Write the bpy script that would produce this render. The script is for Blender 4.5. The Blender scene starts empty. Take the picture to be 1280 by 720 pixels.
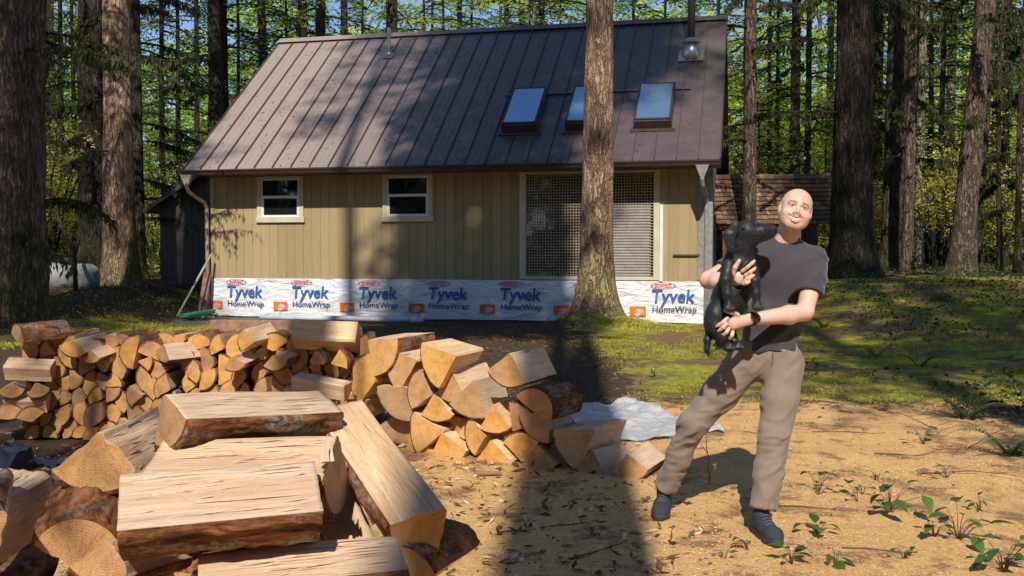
import bpy, math, random
import numpy as np
from mathutils import Vector, Matrix, Quaternion
from math import pi, sin, cos, radians as rad

C = bpy.context.scene.collection
HC = 1.4514; FOC = 1236.97; PIT = 0.0386; SUN_AZ = rad(4.1); SUN_EL = rad(42)

def ray(px, py):
    a = (px - 640) / FOC; b = -(py - 360) / FOC
    c, s = cos(PIT), sin(PIT)
    return Vector((a, c + s * b, -s + c * b))
def at(px, py, Y):                       # the world point seen at pixel (1280x720) at distance Y along the ground
    r = ray(px, py)
    return Vector((0, 0, HC)) + r * (Y / r.y)

# ---------- numpy noise
def _h(ix, iy, iz, seed):
    h = (ix * 374761393 + iy * 668265263 + iz * 1274126177 + seed * 974634777) & 0xffffffff
    h = ((h ^ (h >> 13)) * 1103515245) & 0xffffffff
    h = ((h ^ (h >> 16)) * 2654435761) & 0xffffffff
    return ((h ^ (h >> 15)) & 0xffff) / 32767.5 - 1.0
def vnoise(P, seed=0):
    P = np.asarray(P, float); I = np.floor(P).astype(np.int64); F = P - I; F = F * F * (3 - 2 * F)
    r = 0
    for dx in (0, 1):
        wx = F[..., 0] if dx else 1 - F[..., 0]
        for dy in (0, 1):
            wy = F[..., 1] if dy else 1 - F[..., 1]
            for dz in (0, 1):
                wz = F[..., 2] if dz else 1 - F[..., 2]
                r = r + wx * wy * wz * _h(I[..., 0] + dx, I[..., 1] + dy, I[..., 2] + dz, seed)
    return r
def fbm(P, seed=0, o=4, g=.5):
    P = np.asarray(P, float); r = 0; a = 1; t = 0
    for k in range(o):
        r = r + a * vnoise(P * 2 ** k, seed + k * 17); t += a; a *= g
    return r / t
def sstep(x, a, b):
    t = np.clip((np.asarray(x, float) - a) / (b - a), 0, 1); return t * t * (3 - 2 * t)

# ---------- object helpers
def tag(o, label=None, cat=None, group=None, kind=None):
    if label: o['label'] = label
    if cat: o['category'] = cat
    if group: o['group'] = group
    if kind: o['kind'] = kind
    return o
def empty(name, loc=(0, 0, 0), rot=(0, 0, 0)):
    o = bpy.data.objects.new(name, None); C.objects.link(o); o.location = loc; o.rotation_euler = rot
    o.empty_display_size = .1
    return o
def mesh(name, V, F, mats=(), mi=None, smooth=False, parent=None, attrs=None):
    me = bpy.data.meshes.new(name)
    V = np.asarray(V, np.float32)
    if isinstance(F, np.ndarray):
        k = F.shape[1]; n = len(F)
        me.vertices.add(len(V)); me.vertices.foreach_set('co', V.ravel())
        me.loops.add(n * k); me.loops.foreach_set('vertex_index', F.astype(np.int32).ravel())
        me.polygons.add(n); me.polygons.foreach_set('loop_start', np.arange(0, n * k, k, dtype=np.int32))
        me.update(calc_edges=True)
    else:
        me.from_pydata(V.tolist(), [], [list(map(int, f)) for f in F])
    for m in mats: me.materials.append(m)
    if mi is not None: me.polygons.foreach_set('material_index', np.asarray(mi, np.int32))
    if smooth is True: me.polygons.foreach_set('use_smooth', np.ones(len(me.polygons), bool))
    elif smooth is not False: me.polygons.foreach_set('use_smooth', np.asarray(smooth, bool))
    if attrs:
        for an, (typ, arr) in attrs.items():
            a = me.attributes.new(an, typ, 'POINT')
            a.data.foreach_set('vector' if typ == 'FLOAT_VECTOR' else ('color' if typ == 'FLOAT_COLOR' else 'value'), np.asarray(arr, np.float32).ravel())
    me.update()
    o = bpy.data.objects.new(name, me); C.objects.link(o)
    if parent: o.parent = parent
    return o
class MB:                                 # collects boxes, prisms, tubes and links them as one mesh
    def __init__(s): s.v = []; s.f = []; s.m = []; s.s = []
    def add(s, V, F, m=0, sm=False, M=None):
        b = len(s.v)
        s.v += [tuple(M @ Vector(p)) if M is not None else tuple(p) for p in V]
        s.f += [[i + b for i in f] for f in F]; s.m += [m] * len(F); s.s += [sm] * len(F)
        return s
    def box(s, a, b, m=0, M=None):
        x0, y0, z0 = a; x1, y1, z1 = b
        V = [(x0,y0,z0),(x1,y0,z0),(x1,y1,z0),(x0,y1,z0),(x0,y0,z1),(x1,y0,z1),(x1,y1,z1),(x0,y1,z1)]
        return s.add(V, [(0,3,2,1),(4,5,6,7),(0,1,5,4),(1,2,6,5),(2,3,7,6),(3,0,4,7)], m, False, M)
    def tube(s, pts, r, n=8, m=0, sm=True, cap=True, M=None):
        pts = [Vector(p) for p in pts]; k = len(pts)
        if not hasattr(r, '__len__'): r = [r] * k
        V = []; F = []; ref = None
        for i, p in enumerate(pts):
            t = (pts[min(i + 1, k - 1)] - pts[max(i - 1, 0)]).normalized()
            if ref is None: ref = Vector((0, 0, 1)) if abs(t.z) < .9 else Vector((1, 0, 0))
            u = t.cross(ref).normalized(); w = u.cross(t).normalized(); ref = w
            for j in range(n):
                a = 2 * pi * j / n; V.append(p + (u * cos(a) + w * sin(a)) * r[i])
        for i in range(k - 1):
            for j in range(n):
                a = i * n + j; b = i * n + (j + 1) % n; F.append((a, b, b + n, a + n))
        if cap: F.append(list(range(n))[::-1]); F.append([(k - 1) * n + j for j in range(n)])
        return s.add(V, F, m, sm, M)
    def build(s, name, mats, parent=None, bevel=0, seg=1):
        o = mesh(name, s.v, s.f, mats if isinstance(mats, (list, tuple)) else [mats], s.m, s.s, parent)
        if bevel:
            b = o.modifiers.new('bevel', 'BEVEL'); b.width = bevel; b.segments = seg; b.limit_method = 'ANGLE'; b.angle_limit = rad(40)
        return o

# ---------- material helpers
class NT:
    def __init__(s, name):
        s.mat = bpy.data.materials.new(name); s.mat.use_nodes = True; s.t = s.mat.node_tree; s.t.nodes.clear()
    def n(s, typ, ins=None, **kw):
        nd = s.t.nodes.new(typ)
        for k, v in kw.items(): setattr(nd, k, v)
        if ins:
            for k, v in ins.items(): s.set(nd.inputs[k], v)
        return nd
    def set(s, sock, v):
        if hasattr(v, 'is_output') and not isinstance(v, (tuple, list)): s.t.links.new(v, sock)
        elif isinstance(v, (tuple, list)):
            sock.default_value = (*v, 1) if len(v) == 3 and sock.type == 'RGBA' else tuple(v)
        else: sock.default_value = v
    def math(s, op, a, b=0, c=None, clamp=False):
        nd = s.n('ShaderNodeMath', operation=op, use_clamp=clamp); s.set(nd.inputs[0], a); s.set(nd.inputs[1], b)
        if c is not None: s.set(nd.inputs[2], c)
        return nd.outputs[0]
    def mix(s, f, a, b, bt='MIX'):
        nd = s.n('ShaderNodeMix', data_type='RGBA', blend_type=bt, clamp_factor=True)
        s.set(nd.inputs[0], f); s.set(nd.inputs[6], a); s.set(nd.inputs[7], b); return nd.outputs[2]
    def coord(s, w='Object'): return s.n('ShaderNodeTexCoord').outputs[w]
    def attr(s, name, out='Vector'): return s.n('ShaderNodeAttribute', attribute_name=name).outputs[out]
    def scale(s, v, sc, loc=(0, 0, 0), rot=(0, 0, 0)): return s.n('ShaderNodeMapping', {'Vector': v, 'Scale': sc, 'Location': loc, 'Rotation': rot}).outputs[0]
    def addrand(s, v, k=50):
        r = s.n('ShaderNodeObjectInfo').outputs['Random']
        m = s.n('ShaderNodeVectorMath', operation='SCALE', ins={0: (k, k * .7, k * 1.3)}); s.set(m.inputs['Scale'], r)
        return s.n('ShaderNodeVectorMath', operation='ADD', ins={0: v, 1: m.outputs[0]}).outputs[0]
    def noise(s, v, sc=5, det=4, rough=.5, dist=0, out='Fac'):
        return s.n('ShaderNodeTexNoise', {'Vector': v, 'Scale': sc, 'Detail': det, 'Roughness': rough, 'Distortion': dist}).outputs[out]
    def vor(s, v, sc=5, feature='F1', out='Distance', rnd=1):
        return s.n('ShaderNodeTexVoronoi', {'Vector': v, 'Scale': sc, 'Randomness': rnd}, feature=feature).outputs[out]
    def ramp(s, f, stops, interp='LINEAR'):
        nd = s.n('ShaderNodeValToRGB', {'Fac': f}); cr = nd.color_ramp; cr.interpolation = interp
        while len(cr.elements) > 1: cr.elements.remove(cr.elements[-1])
        cr.elements[0].position = stops[0][0]; cr.elements[0].color = (*stops[0][1], 1)
        for p, c in stops[1:]:
            e = cr.elements.new(p); e.color = (*c, 1)
        return nd.outputs[0]
    def mr(s, f, a, b, c=0, d=1):
        return s.n('ShaderNodeMapRange', {'Value': f, 'From Min': a, 'From Max': b, 'To Min': c, 'To Max': d}).outputs[0]
    def bump(s, h, st=.3, d=.01, n=None):
        ins = {'Height': h, 'Strength': st, 'Distance': d}
        if n is not None: ins['Normal'] = n
        return s.n('ShaderNodeBump', ins).outputs[0]
    def bsdf(s, col, rough=.8, nrm=None, metal=0, spec=.4, **kw):
        ins = {'Base Color': col, 'Roughness': rough, 'Metallic': metal, 'Specular IOR Level': spec}
        if nrm is not None: ins['Normal'] = nrm
        ins.update(kw)
        return s.n('ShaderNodeBsdfPrincipled', ins).outputs[0]
    def out(s, sh): s.n('ShaderNodeOutputMaterial', {'Surface': sh}); return s.mat
def randval(m, lo, hi):
    r = m.n('ShaderNodeObjectInfo').outputs['Random']; return m.mr(r, 0, 1, lo, hi)
def hsv(m, col, h=.5, s_=1, v=1): return m.n('ShaderNodeHueSaturation', {'Color': col, 'Hue': h, 'Saturation': s_, 'Value': v}).outputs[0]
M = {}
def simple(name, col, rough=.6, metal=0, spec=.4, var=.12, sc=6, bst=.15):
    m = NT(name); v = m.coord(); n1 = m.noise(v, sc, 5, .6)
    c = m.mix(m.mr(n1, .3, .7), [x * (1 - var) for x in col], [min(1, x * (1 + var)) for x in col])
    M[name] = m.out(m.bsdf(c, m.mr(n1, .2, .8, rough * .85, min(1, rough * 1.15)), m.bump(m.noise(v, sc * 9, 3), bst, .004), metal, spec)); return M[name]

def make_materials():
    # wood: attribute wood = (x, y, z) of the log with the pith on the y axis
    m = NT('end_grain'); w = m.attr('wood'); wr = m.addrand(w, 9)
    sp = m.n('ShaderNodeSeparateXYZ', {0: w}); 
    wob = m.noise(m.scale(wr, (1, .02, 1)), 14, 3, .5)
    r = m.math('SQRT', m.math('ADD', m.math('MULTIPLY', sp.outputs[0], sp.outputs[0]), m.math('MULTIPLY', sp.outputs[2], sp.outputs[2])))
    r2 = m.math('ADD', r, m.math('MULTIPLY', wob, .02))
    ring = m.math('SINE', m.math('MULTIPLY', r2, 1150)); ring = m.mr(ring, -1, 1)
    big = m.noise(wr, 16, 4, .6); fine = m.noise(wr, 240, 3, .7)
    c = m.mix(ring, (.58, .30, .11), (.68, .38, .155))
    c = m.mix(m.mr(big, .42, .66), c, (.44, .21, .075))
    c = m.mix(m.math('MULTIPLY', m.mr(fine, .45, .7), .5), c, (.72, .46, .2))
    c = m.mix(m.mr(r, .07, .22, 0, .3), c, (.74, .48, .25))
    ang = m.math('ARCTAN2', sp.outputs[2], sp.outputs[0])
    crk = m.noise(m.n('ShaderNodeCombineXYZ', {0: m.math('MULTIPLY', ang, 2.4), 1: m.math('MULTIPLY', r, 3), 2: randval(m, 0, 50)}).outputs[0], 3.5, 5, .65)
    ck = m.math('MULTIPLY', m.mr(m.math('ABSOLUTE', m.math('SUBTRACT', crk, .5)), 0, .007, 1, 0), .6, clamp=True)
    c = m.mix(ck, c, (.13, .06, .025))
    c = hsv(m, c, randval(m, .495, .502), randval(m, .9, 1.1), randval(m, .72, 1.18))
    h = m.math('ADD', m.math('MULTIPLY', ring, .2), m.math('SUBTRACT', fine, m.math('MULTIPLY', ck, 2)))
    M['end'] = m.out(m.bsdf(c, .85, m.bump(h, .55, .0025), 0, .25))

    m = NT('split_face'); w = m.addrand(m.attr('wood'), 9)
    g1 = m.noise(m.scale(w, (1, .035, 1)), 95, 5, .65, .4); g2 = m.noise(m.scale(w, (1, .03, 1)), 460, 4, .7)
    pat = m.noise(m.scale(w, (1, .25, 1)), 12, 4, .55)
    c = m.mix(m.mr(g1, .32, .7), (.66, .44, .25), (.90, .69, .49))
    c = m.mix(m.math('MULTIPLY', m.mr(pat, .42, .7), .65), c, (.60, .34, .17))
    c = m.mix(m.math('MULTIPLY', m.mr(g2, .54, .64), .6), c, (.40, .23, .10))
    ln = m.noise(m.scale(w, (1, .03, 1)), 38, 4, .6, .6)
    c = m.mix(m.mr(m.math('ABSOLUTE', m.math('SUBTRACT', ln, .5)), 0, .006, .4, 0), c, (.34, .18, .09))
    kn = m.vor(m.scale(w, (1, .35, 1)), 5.5); kn = m.mr(kn, .05, .13, .85, 0)
    c = m.mix(kn, c, (.33, .13, .05))
    c = hsv(m, c, randval(m, .493, .505), randval(m, .85, 1.1), randval(m, .86, 1.12))
    h = m.math('ADD', m.math('MULTIPLY', g1, 1.2), m.math('MULTIPLY', g2, 1.1))
    M['face'] = m.out(m.bsdf(c, .85, m.bump(h, .6, .005), 0, .3))

    m = NT('log_bark'); w = m.addrand(m.attr('wood'), 9)
    a = m.noise(m.scale(w, (1, .3, 1)), 34, 6, .7, .6); b = m.noise(m.scale(w, (1, .5, 1)), 12, 3); d = m.noise(w, 60, 4, .7)
    c = m.ramp(a, [(.30, (.03, .014, .008)), (.46, (.14, .055, .024)), (.58, (.30, .115, .045)), (.74, (.38, .2, .1))])
    c = m.mix(m.math('MULTIPLY', m.mr(b, .5, .62), m.mr(d, .42, .6)), c, (.30, .275, .22))
    c = m.mix(m.math('MULTIPLY', m.mr(b, .44, .36), m.mr(d, .5, .62)), c, (.10, .11, .035))
    M['bark'] = m.out(m.bsdf(c, .92, m.bump(m.math('ADD', a, m.math('MULTIPLY', d, .3)), .9, .012), 0, .15))

    # living trees' bark: variants by tint
    for nm, c0, c1, c2, moss in (('trunk_bark', (.016, .012, .010), (.07, .052, .04), (.16, .125, .10), .3),
                                 ('trunk_bark_red', (.04, .027, .02), (.15, .105, .08), (.32, .245, .19), .14),
                                 ('trunk_bark_warm', (.11, .058, .038), (.42, .255, .165), (.66, .49, .35), .08),
                                 ('trunk_bark_pale', (.09, .075, .06), (.27, .23, .19), (.42, .37, .31), .1)):
        m = NT(nm); v = m.addrand(m.coord(), 20)
        nv = m.noise(m.scale(v, (1, 1, .3)), 7, 4, .6, out='Color'); vv = m.n('ShaderNodeVectorMath', operation='MULTIPLY_ADD', ins={0: nv, 1: (.3, .3, .6), 2: v}).outputs[0]
        crack = m.mr(m.vor(m.scale(vv, (1, 1, .11)), 15, 'DISTANCE_TO_EDGE'), 0, .22)
        f0 = m.noise(m.scale(v, (1, 1, .16)), 15, 6, .68, .8); f2 = m.noise(v, 2.2, 4, .6); f3 = m.noise(m.scale(v, (1, 1, .5)), 55, 3, .7)
        f1 = m.math('ADD', m.math('MULTIPLY', f0, .68), m.math('ADD', m.math('MULTIPLY', crack, .17), m.math('MULTIPLY', f3, .15)))
        c = m.ramp(f1, [(.33, c0), (.5, c1), (.68, c2)])
        c = m.mix(m.mr(f2, .5, .68, 0, .45), c, tuple(min(1, x * 1.25 + .02) for x in c1))
        z = m.n('ShaderNodeSeparateXYZ', {0: m.coord()}).outputs[2]
        ms = m.math('MULTIPLY', m.mr(z, 2.2, 0, 0, 1), m.mr(m.noise(v, 5, 5, .65), .42, .6, 0, 1), clamp=True)
        c = m.mix(m.math('MULTIPLY', m.math('ADD', ms, m.math('MULTIPLY', m.mr(f2, .55, .68), moss)), .8, clamp=True), c, (.2, .23, .03) if nm == 'trunk_bark_warm' else (.075, .095, .02))
        M[nm] = m.out(m.bsdf(c, .93, m.bump(m.math('ADD', m.math('MULTIPLY', crack, .9), m.math('ADD', f0, m.math('MULTIPLY', f3, .4))), 1.0, .05), 0, .15))

    def leaf(nm, a, b, tr=.35, rough=.55):
        m = NT(nm); p = m.n('ShaderNodeNewGeometry').outputs['Random Per Island']
        cl = m.noise(m.coord(), 1.1, 2)
        f = m.math('ADD', m.math('MULTIPLY', p, .55), m.mr(cl, .35, .65, 0, .5), clamp=True)
        c = m.mix(f, a, b); c = hsv(m, c, randval(m, .485, .51), 1, randval(m, .8, 1.2))
        d = m.bsdf(c, rough, None, 0, .35)
        t = m.n('ShaderNodeBsdfTranslucent', {'Color': hsv(m, c, .49, 1.1, 1.5)}).outputs[0]
        M[nm] = m.out(m.n('ShaderNodeMixShader', {0: tr, 1: d, 2: t}).outputs[0])
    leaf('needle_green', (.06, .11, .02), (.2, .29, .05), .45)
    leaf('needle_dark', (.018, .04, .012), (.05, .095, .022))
    leaf('needle_mid', (.12, .20, .035), (.36, .48, .10), .5)
    leaf('needle_bright', (.24, .35, .06), (.62, .70, .18), .5)
    leaf('leaf_maple', (.40, .42, .08), (.72, .68, .20), .5)
    leaf('leaf_salal', (.03, .08, .018), (.09, .2, .04), .3, .35)
    leaf('leaf_cover', (.015, .04, .01), (.06, .12, .03), .3, .4)
    leaf('moss_tuft', (.26, .27, .025), (.66, .62, .11), .3, .9)
    leaf('moss_hang', (.025, .03, .01), (.085, .095, .03), .2, .9)
    leaf('dead_leaf', (.1, .045, .02), (.3, .16, .07), .2, .7)
    leaf('sawdust_chip', (.6, .38, .2), (.95, .76, .5), .15, .9)
    leaf('needle_litter', (.06, .035, .02), (.2, .12, .06), .1, .9)

    # ground: colour attribute zone = (sawdust, moss, gravel)
    m = NT('ground'); v = m.coord(); z = m.attr('zone', 'Color'); zs = m.n('ShaderNodeSeparateColor', {0: z})
    n1 = m.noise(v, 1.3, 6, .65); n2 = m.noise(v, 9, 5, .7); n3 = m.noise(v, 70, 4, .75); n4 = m.noise(v, 260, 2, .7)
    br = m.math('ADD', m.math('MULTIPLY', m.math('SUBTRACT', n1, .5), 2.6), m.math('MULTIPLY', m.math('SUBTRACT', n2, .5), .9))
    def zone(o, lo=.38, hi=.62): return m.mr(m.math('ADD', zs.outputs[o], br), lo, hi)
    lit = m.ramp(n3, [(.3, (.028, .018, .012)), (.5, (.085, .052, .032)), (.66, (.19, .12, .075))])
    lit = m.mix(m.mr(n2, .5, .68, 0, .5), lit, (.15, .085, .045))
    mo = m.ramp(m.math('ADD', m.math('MULTIPLY', n3, .6), m.math('MULTIPLY', n2, .4)), [(.35, (.10, .10, .014)), (.5, (.34, .33, .035)), (.62, (.62, .58, .10))])
    mo = m.mix(m.mr(m.noise(v, .9, 6, .7), .47, .54), mo, m.mix(n3, (.12, .07, .035), (.36, .23, .11)))
    sd = m.ramp(n3, [(.3, (.60, .30, .115)), (.5, (.92, .535, .20)), (.68, (1.0, .73, .37))])
    sd = m.mix(m.mr(n2, .5, .66, 0, .6), sd, m.mix(n4, (.46, .23, .10), (.70, .42, .20)))
    sd = m.mix(m.mr(m.noise(v, 2.3, 6, .75), .52, .60, 0, .85), sd, m.mix(n3, (.14, .075, .04), (.46, .27, .14)))
    gv = m.ramp(m.vor(v, 55), [(.0, (.3, .28, .26)), (.5, (.2, .19, .175)), (.9, (.06, .055, .05))])
    c = m.mix(zone(1), lit, mo); c = m.mix(zone(2), c, gv); c = m.mix(zone(0), c, sd)
    h = m.math('ADD', m.math('MULTIPLY', n3, .6), m.math('ADD', m.math('MULTIPLY', n4, .25), m.math('MULTIPLY', n2, .6)))
    M['ground'] = m.out(m.bsdf(c, .95, m.bump(h, .9, .03), 0, .15))

    # house
    m = NT('siding'); v = m.coord(); sv = m.scale(v, (1, 1, .08))
    g = m.noise(sv, 30, 5, .6); s2 = m.noise(v, 1.6, 4, .6)
    c = m.mix(m.mr(g, .3, .7), (.37, .275, .145), (.425, .32, .175)); c = m.mix(m.mr(s2, .45, .7, 0, .35), c, (.36, .27, .12)); c = hsv(m, c, .5, 1, m.mr(m.n('ShaderNodeNewGeometry').outputs['Random Per Island'], 0, 1, .86, 1.08)); c = m.mix(m.math('MULTIPLY', m.mr(m.noise(m.scale(v, (1, 1, .15)), 9, 5, .7), .55, .75, 0, .5), m.mr(m.n('ShaderNodeSeparateXYZ', {0: v}).outputs[2], 1.5, .8, .2, 1)), c, (.16, .11, .055))
    M['siding'] = m.out(m.bsdf(c, .75, m.bump(g, .35, .004), 0, .3))
    simple('trim', (.58, .52, .37), .6, var=.1); simple('sash', (.75, .76, .76), .4, var=.05); simple('grey_weathered', (.26, .25, .23), .8, var=.3, sc=14, bst=.6)
    simple('gutter', (.075, .055, .05), .35, .3); simple('downspout', (.42, .33, .28), .5); simple('dark_wall', (.09, .075, .065), .8, var=.25)
    simple('concrete', (.2, .19, .17), .9); simple('interior', (.02, .02, .02), .9); simple('black_rubber', (.012, .012, .013), .6)
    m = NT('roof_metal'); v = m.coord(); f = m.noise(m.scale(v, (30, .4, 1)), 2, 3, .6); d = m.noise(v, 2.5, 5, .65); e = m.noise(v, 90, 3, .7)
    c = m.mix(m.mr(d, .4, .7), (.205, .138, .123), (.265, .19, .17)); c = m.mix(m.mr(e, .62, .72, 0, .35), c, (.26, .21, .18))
    sx_ = m.n('ShaderNodeSeparateXYZ', {0: v}).outputs[0]; c = m.mix(m.mr(sx_, 2.0, 6.5), m.mix(.75, c, (.40, .32, .30)), m.mix(.62, c, (.035, .035, .055)))  # sunlit left and shaded right of the roof painted into its colour
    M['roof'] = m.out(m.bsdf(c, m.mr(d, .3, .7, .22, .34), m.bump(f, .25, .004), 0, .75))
    m = NT('window_glass'); M['glass'] = m.out(m.bsdf((.012, .014, .016), .03, m.bump(m.noise(m.coord(), 2.2, 2), .06, .02), 0, 1.0))
    m = NT('skylight_glass'); v = m.coord(); sp = m.mr(m.noise(v, 14, 5, .7), .5, .62)
    M['sky_glass'] = m.out(m.bsdf((.5, .76, 1.0), m.mr(sp, 0, 1, .03, .09), None, .85, 1.0))  # blue sky reflection partly put into the glass colour
    m = NT('house_wrap'); v = m.coord(); n = m.noise(m.scale(v, (1, 1, 2.2)), 1.6, 5, .6, .8); k = m.noise(v, 6, 3)
    M['wrap'] = m.out(m.bsdf(m.mix(m.mr(k, .35, .7), m.mix(m.mr(m.n('ShaderNodeSeparateXYZ', {0: v}).outputs[2], .22, .0, 0, m.mr(k, .4, .6, .1, .6)), (.70, .72, .77), (.42, .34, .26)), (.8, .81, .83)), .5, m.bump(m.math('ADD', n, m.math('MULTIPLY', k, .2)), .9, .12), 0, .35))
    simple('ink_blue', (.035, .12, .34), .6, var=.15); simple('ink_navy', (.03, .055, .13), .6, var=.15); simple('ink_red', (.62, .05, .07), .6, var=.1); simple('ink_orange', (.72, .17, .02), .6, var=.12)
    simple('lattice', (.33, .26, .19), .7, var=.25, sc=9); simple('galvanized', (.45, .46, .47), .35, .8); simple('roof_seam', (.095, .07, .068), .35); simple('dark_pipe', (.1, .1, .09), .45, .5)
    simple('pvc', (.62, .64, .66), .4); simple('green_plastic', (.07, .34, .22), .4); simple('timber_brown', (.3, .17, .11), .8, var=.35, sc=9, bst=.5)
    simple('cedar_post', (.36, .17, .07), .8, var=.3, sc=9, bst=.5); simple('tarp_grey', (.33, .34, .34), .55, var=.25, sc=3); simple('navy_cloth', (.02, .028, .05), .7)
    simple('steel_dark', (.1, .1, .1), .5, .6); simple('tarp_pale', (.24, .24, .235), .55, var=.3, sc=4, bst=.4); simple('tarp_blue', (.3, .42, .5), .6, var=.2); simple('sunlight_patch', (.4, .4, .43), .8)
    m = NT('cedar_shake'); v = m.coord(); p = m.n('ShaderNodeNewGeometry').outputs['Random Per Island']; g = m.noise(m.scale(v, (1, .1, 1)), 40, 4, .6)
    c = m.mix(p, (.09, .06, .045), (.34, .2, .11)); c = m.mix(m.mr(g, .4, .7, 0, .5), c, (.06, .04, .03))
    c = hsv(m, c, .498, 1.05, 1.1); M['shake'] = m.out(m.bsdf(c, .85, m.bump(g, .5, .006)))
    m = NT('plastic_sheet'); v = m.coord(); n = m.noise(v, 9, 4, .6, 1)
    M['sheet'] = m.out(m.bsdf(m.mix(n, (.5, .5, .5), (.7, .7, .69)), .3, m.bump(n, .6, .03), 0, .5, **{'Transmission Weight': .15}))
    # person and dog
    m = NT('skin'); v = m.coord(); t = m.attr('tint', 'Color'); n = m.noise(v, 30, 4, .6); k = m.noise(v, 6, 3)
    c = m.mix(m.mr(k, .35, .7), (.70, .44, .33), (.76, .52, .41)); c = m.mix(m.mr(n, .5, .75, 0, .35), c, (.66, .36, .28))
    ts = m.n('ShaderNodeSeparateColor', {0: t})
    c = m.mix(ts.outputs[0], c, (.60, .20, .16)); c = m.mix(ts.outputs[1], c, (.09, .05, .035)); st = m.mr(m.noise(v, 420, 2, .8), .42, .62); c = m.mix(m.math('MULTIPLY', m.math('MULTIPLY', ts.outputs[2], st), .6), c, (.30, .22, .18)); c = m.mix(m.mr(m.noise(v, 75, 4, .7), .5, .75, 0, .35), c, (.62, .30, .22))
    M['skin'] = m.out(m.bsdf(c, .45, m.bump(n, .12, .002), 0, .4, **{'Subsurface Weight': .12, 'Subsurface Radius': (.02, .008, .004), 'Subsurface Scale': .6}))
    m = NT('shirt_cloth'); v = m.coord(); n = m.noise(v, 14, 4); f = m.noise(v, 420, 2)
    M['shirt'] = m.out(m.bsdf(m.mix(n, (.052, .046, .056), (.076, .068, .080)), .9, m.bump(m.math('ADD', f, n), .25, .003), 0, .2, **{'Sheen Weight': .25}))
    m = NT('trouser_cloth'); v = m.coord(); n = m.noise(v, 11, 5, .6); f = m.noise(v, 380, 2)
    M['pants'] = m.out(m.bsdf(m.mix(n, (.22, .165, .13), (.28, .215, .17)), .85, m.bump(m.math('ADD', m.math('MULTIPLY', f, .5), n), .3, .005), 0, .25, **{'Sheen Weight': .15}))
    simple('stitch', (.13, .095, .07), .9); simple('shoe_knit', (.035, .045, .06), .8, var=.3, sc=60, bst=.5); simple('shoe_sole', (.04, .042, .045), .7); simple('lace', (.11, .12, .14), .9)
    simple('teeth', (.8, .76, .68), .3, var=.03); simple('eye_white', (.75, .72, .7), .15, var=.02); simple('iris', (.03, .02, .012), .1); simple('watch_metal', (.08, .08, .085), .3, .8); simple('watch_dial', (.03, .035, .04), .1)
    m = NT('black_fur'); v = m.coord(); n = m.noise(m.scale(v, (1, 1, .3)), 160, 3, .7, .6); k = m.noise(v, 22, 4)
    M['fur'] = m.out(m.bsdf(m.mix(n, (.006, .006, .007), (.022, .022, .026)), m.mr(k, .3, .7, .45, .6), m.bump(m.math('ADD', n, m.math('MULTIPLY', k, 1.2)), .3, .0012), 0, .5, **{'Sheen Weight': .15, 'Sheen Roughness': .35}))
    m = NT('fur_hair'); g = m.n('ShaderNodeNewGeometry').outputs['Random Per Island']
    M['fur_hair'] = m.out(m.bsdf(m.mix(g, (.006, .006, .008), (.055, .055, .066)), .8, None, 0, .05))
    simple('dog_eye', (.01, .006, .004), .05); simple('paw_pad', (.03, .026, .026), .7)
    simple('red_twig', (.35, .07, .04), .6); simple('twig', (.16, .1, .065), .9)
make_materials()

# ---------- camera, light, sky
cam = bpy.data.cameras.new('camera'); co = bpy.data.objects.new('camera', cam); C.objects.link(co)
co.location = (0, 0, HC); co.rotation_euler = (pi / 2 - PIT, 0, 0); cam.sensor_width = 36; cam.lens = FOC / 1280 * 36
cam.clip_start = .05; cam.clip_end = 3000; bpy.context.scene.camera = co
L = bpy.data.lights.new('sun', 'SUN'); L.energy = 5.0; L.angle = rad(.53); L.color = (1, .93, .82)
lo = bpy.data.objects.new('sun', L); C.objects.link(lo)
SD = Vector((sin(SUN_AZ) * cos(SUN_EL), cos(SUN_AZ) * cos(SUN_EL), -sin(SUN_EL)))   # the way the light travels
lo.rotation_euler = SD.to_track_quat('-Z', 'Y').to_euler()
W = bpy.data.worlds.new('World'); bpy.context.scene.world = W; W.use_nodes = True
nt = W.node_tree; sk = nt.nodes.new('ShaderNodeTexSky'); sk.sky_type = 'NISHITA'; sk.sun_disc = False
sk.sun_elevation = SUN_EL; sk.sun_rotation = pi + SUN_AZ; sk.altitude = 2500; sk.air_density = 1.15; sk.dust_density = 0; sk.ozone_density = 3.0
nt.links.new(sk.outputs[0], nt.nodes['Background'].inputs[0]); nt.nodes['Background'].inputs[1].default_value = .13
vs = bpy.context.scene.view_settings; vs.view_transform = 'Standard'; vs.look = 'None'; vs.exposure = 0
bpy.context.scene.cycles.max_bounces = 6; bpy.context.scene.cycles.transparent_max_bounces = 6
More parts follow.
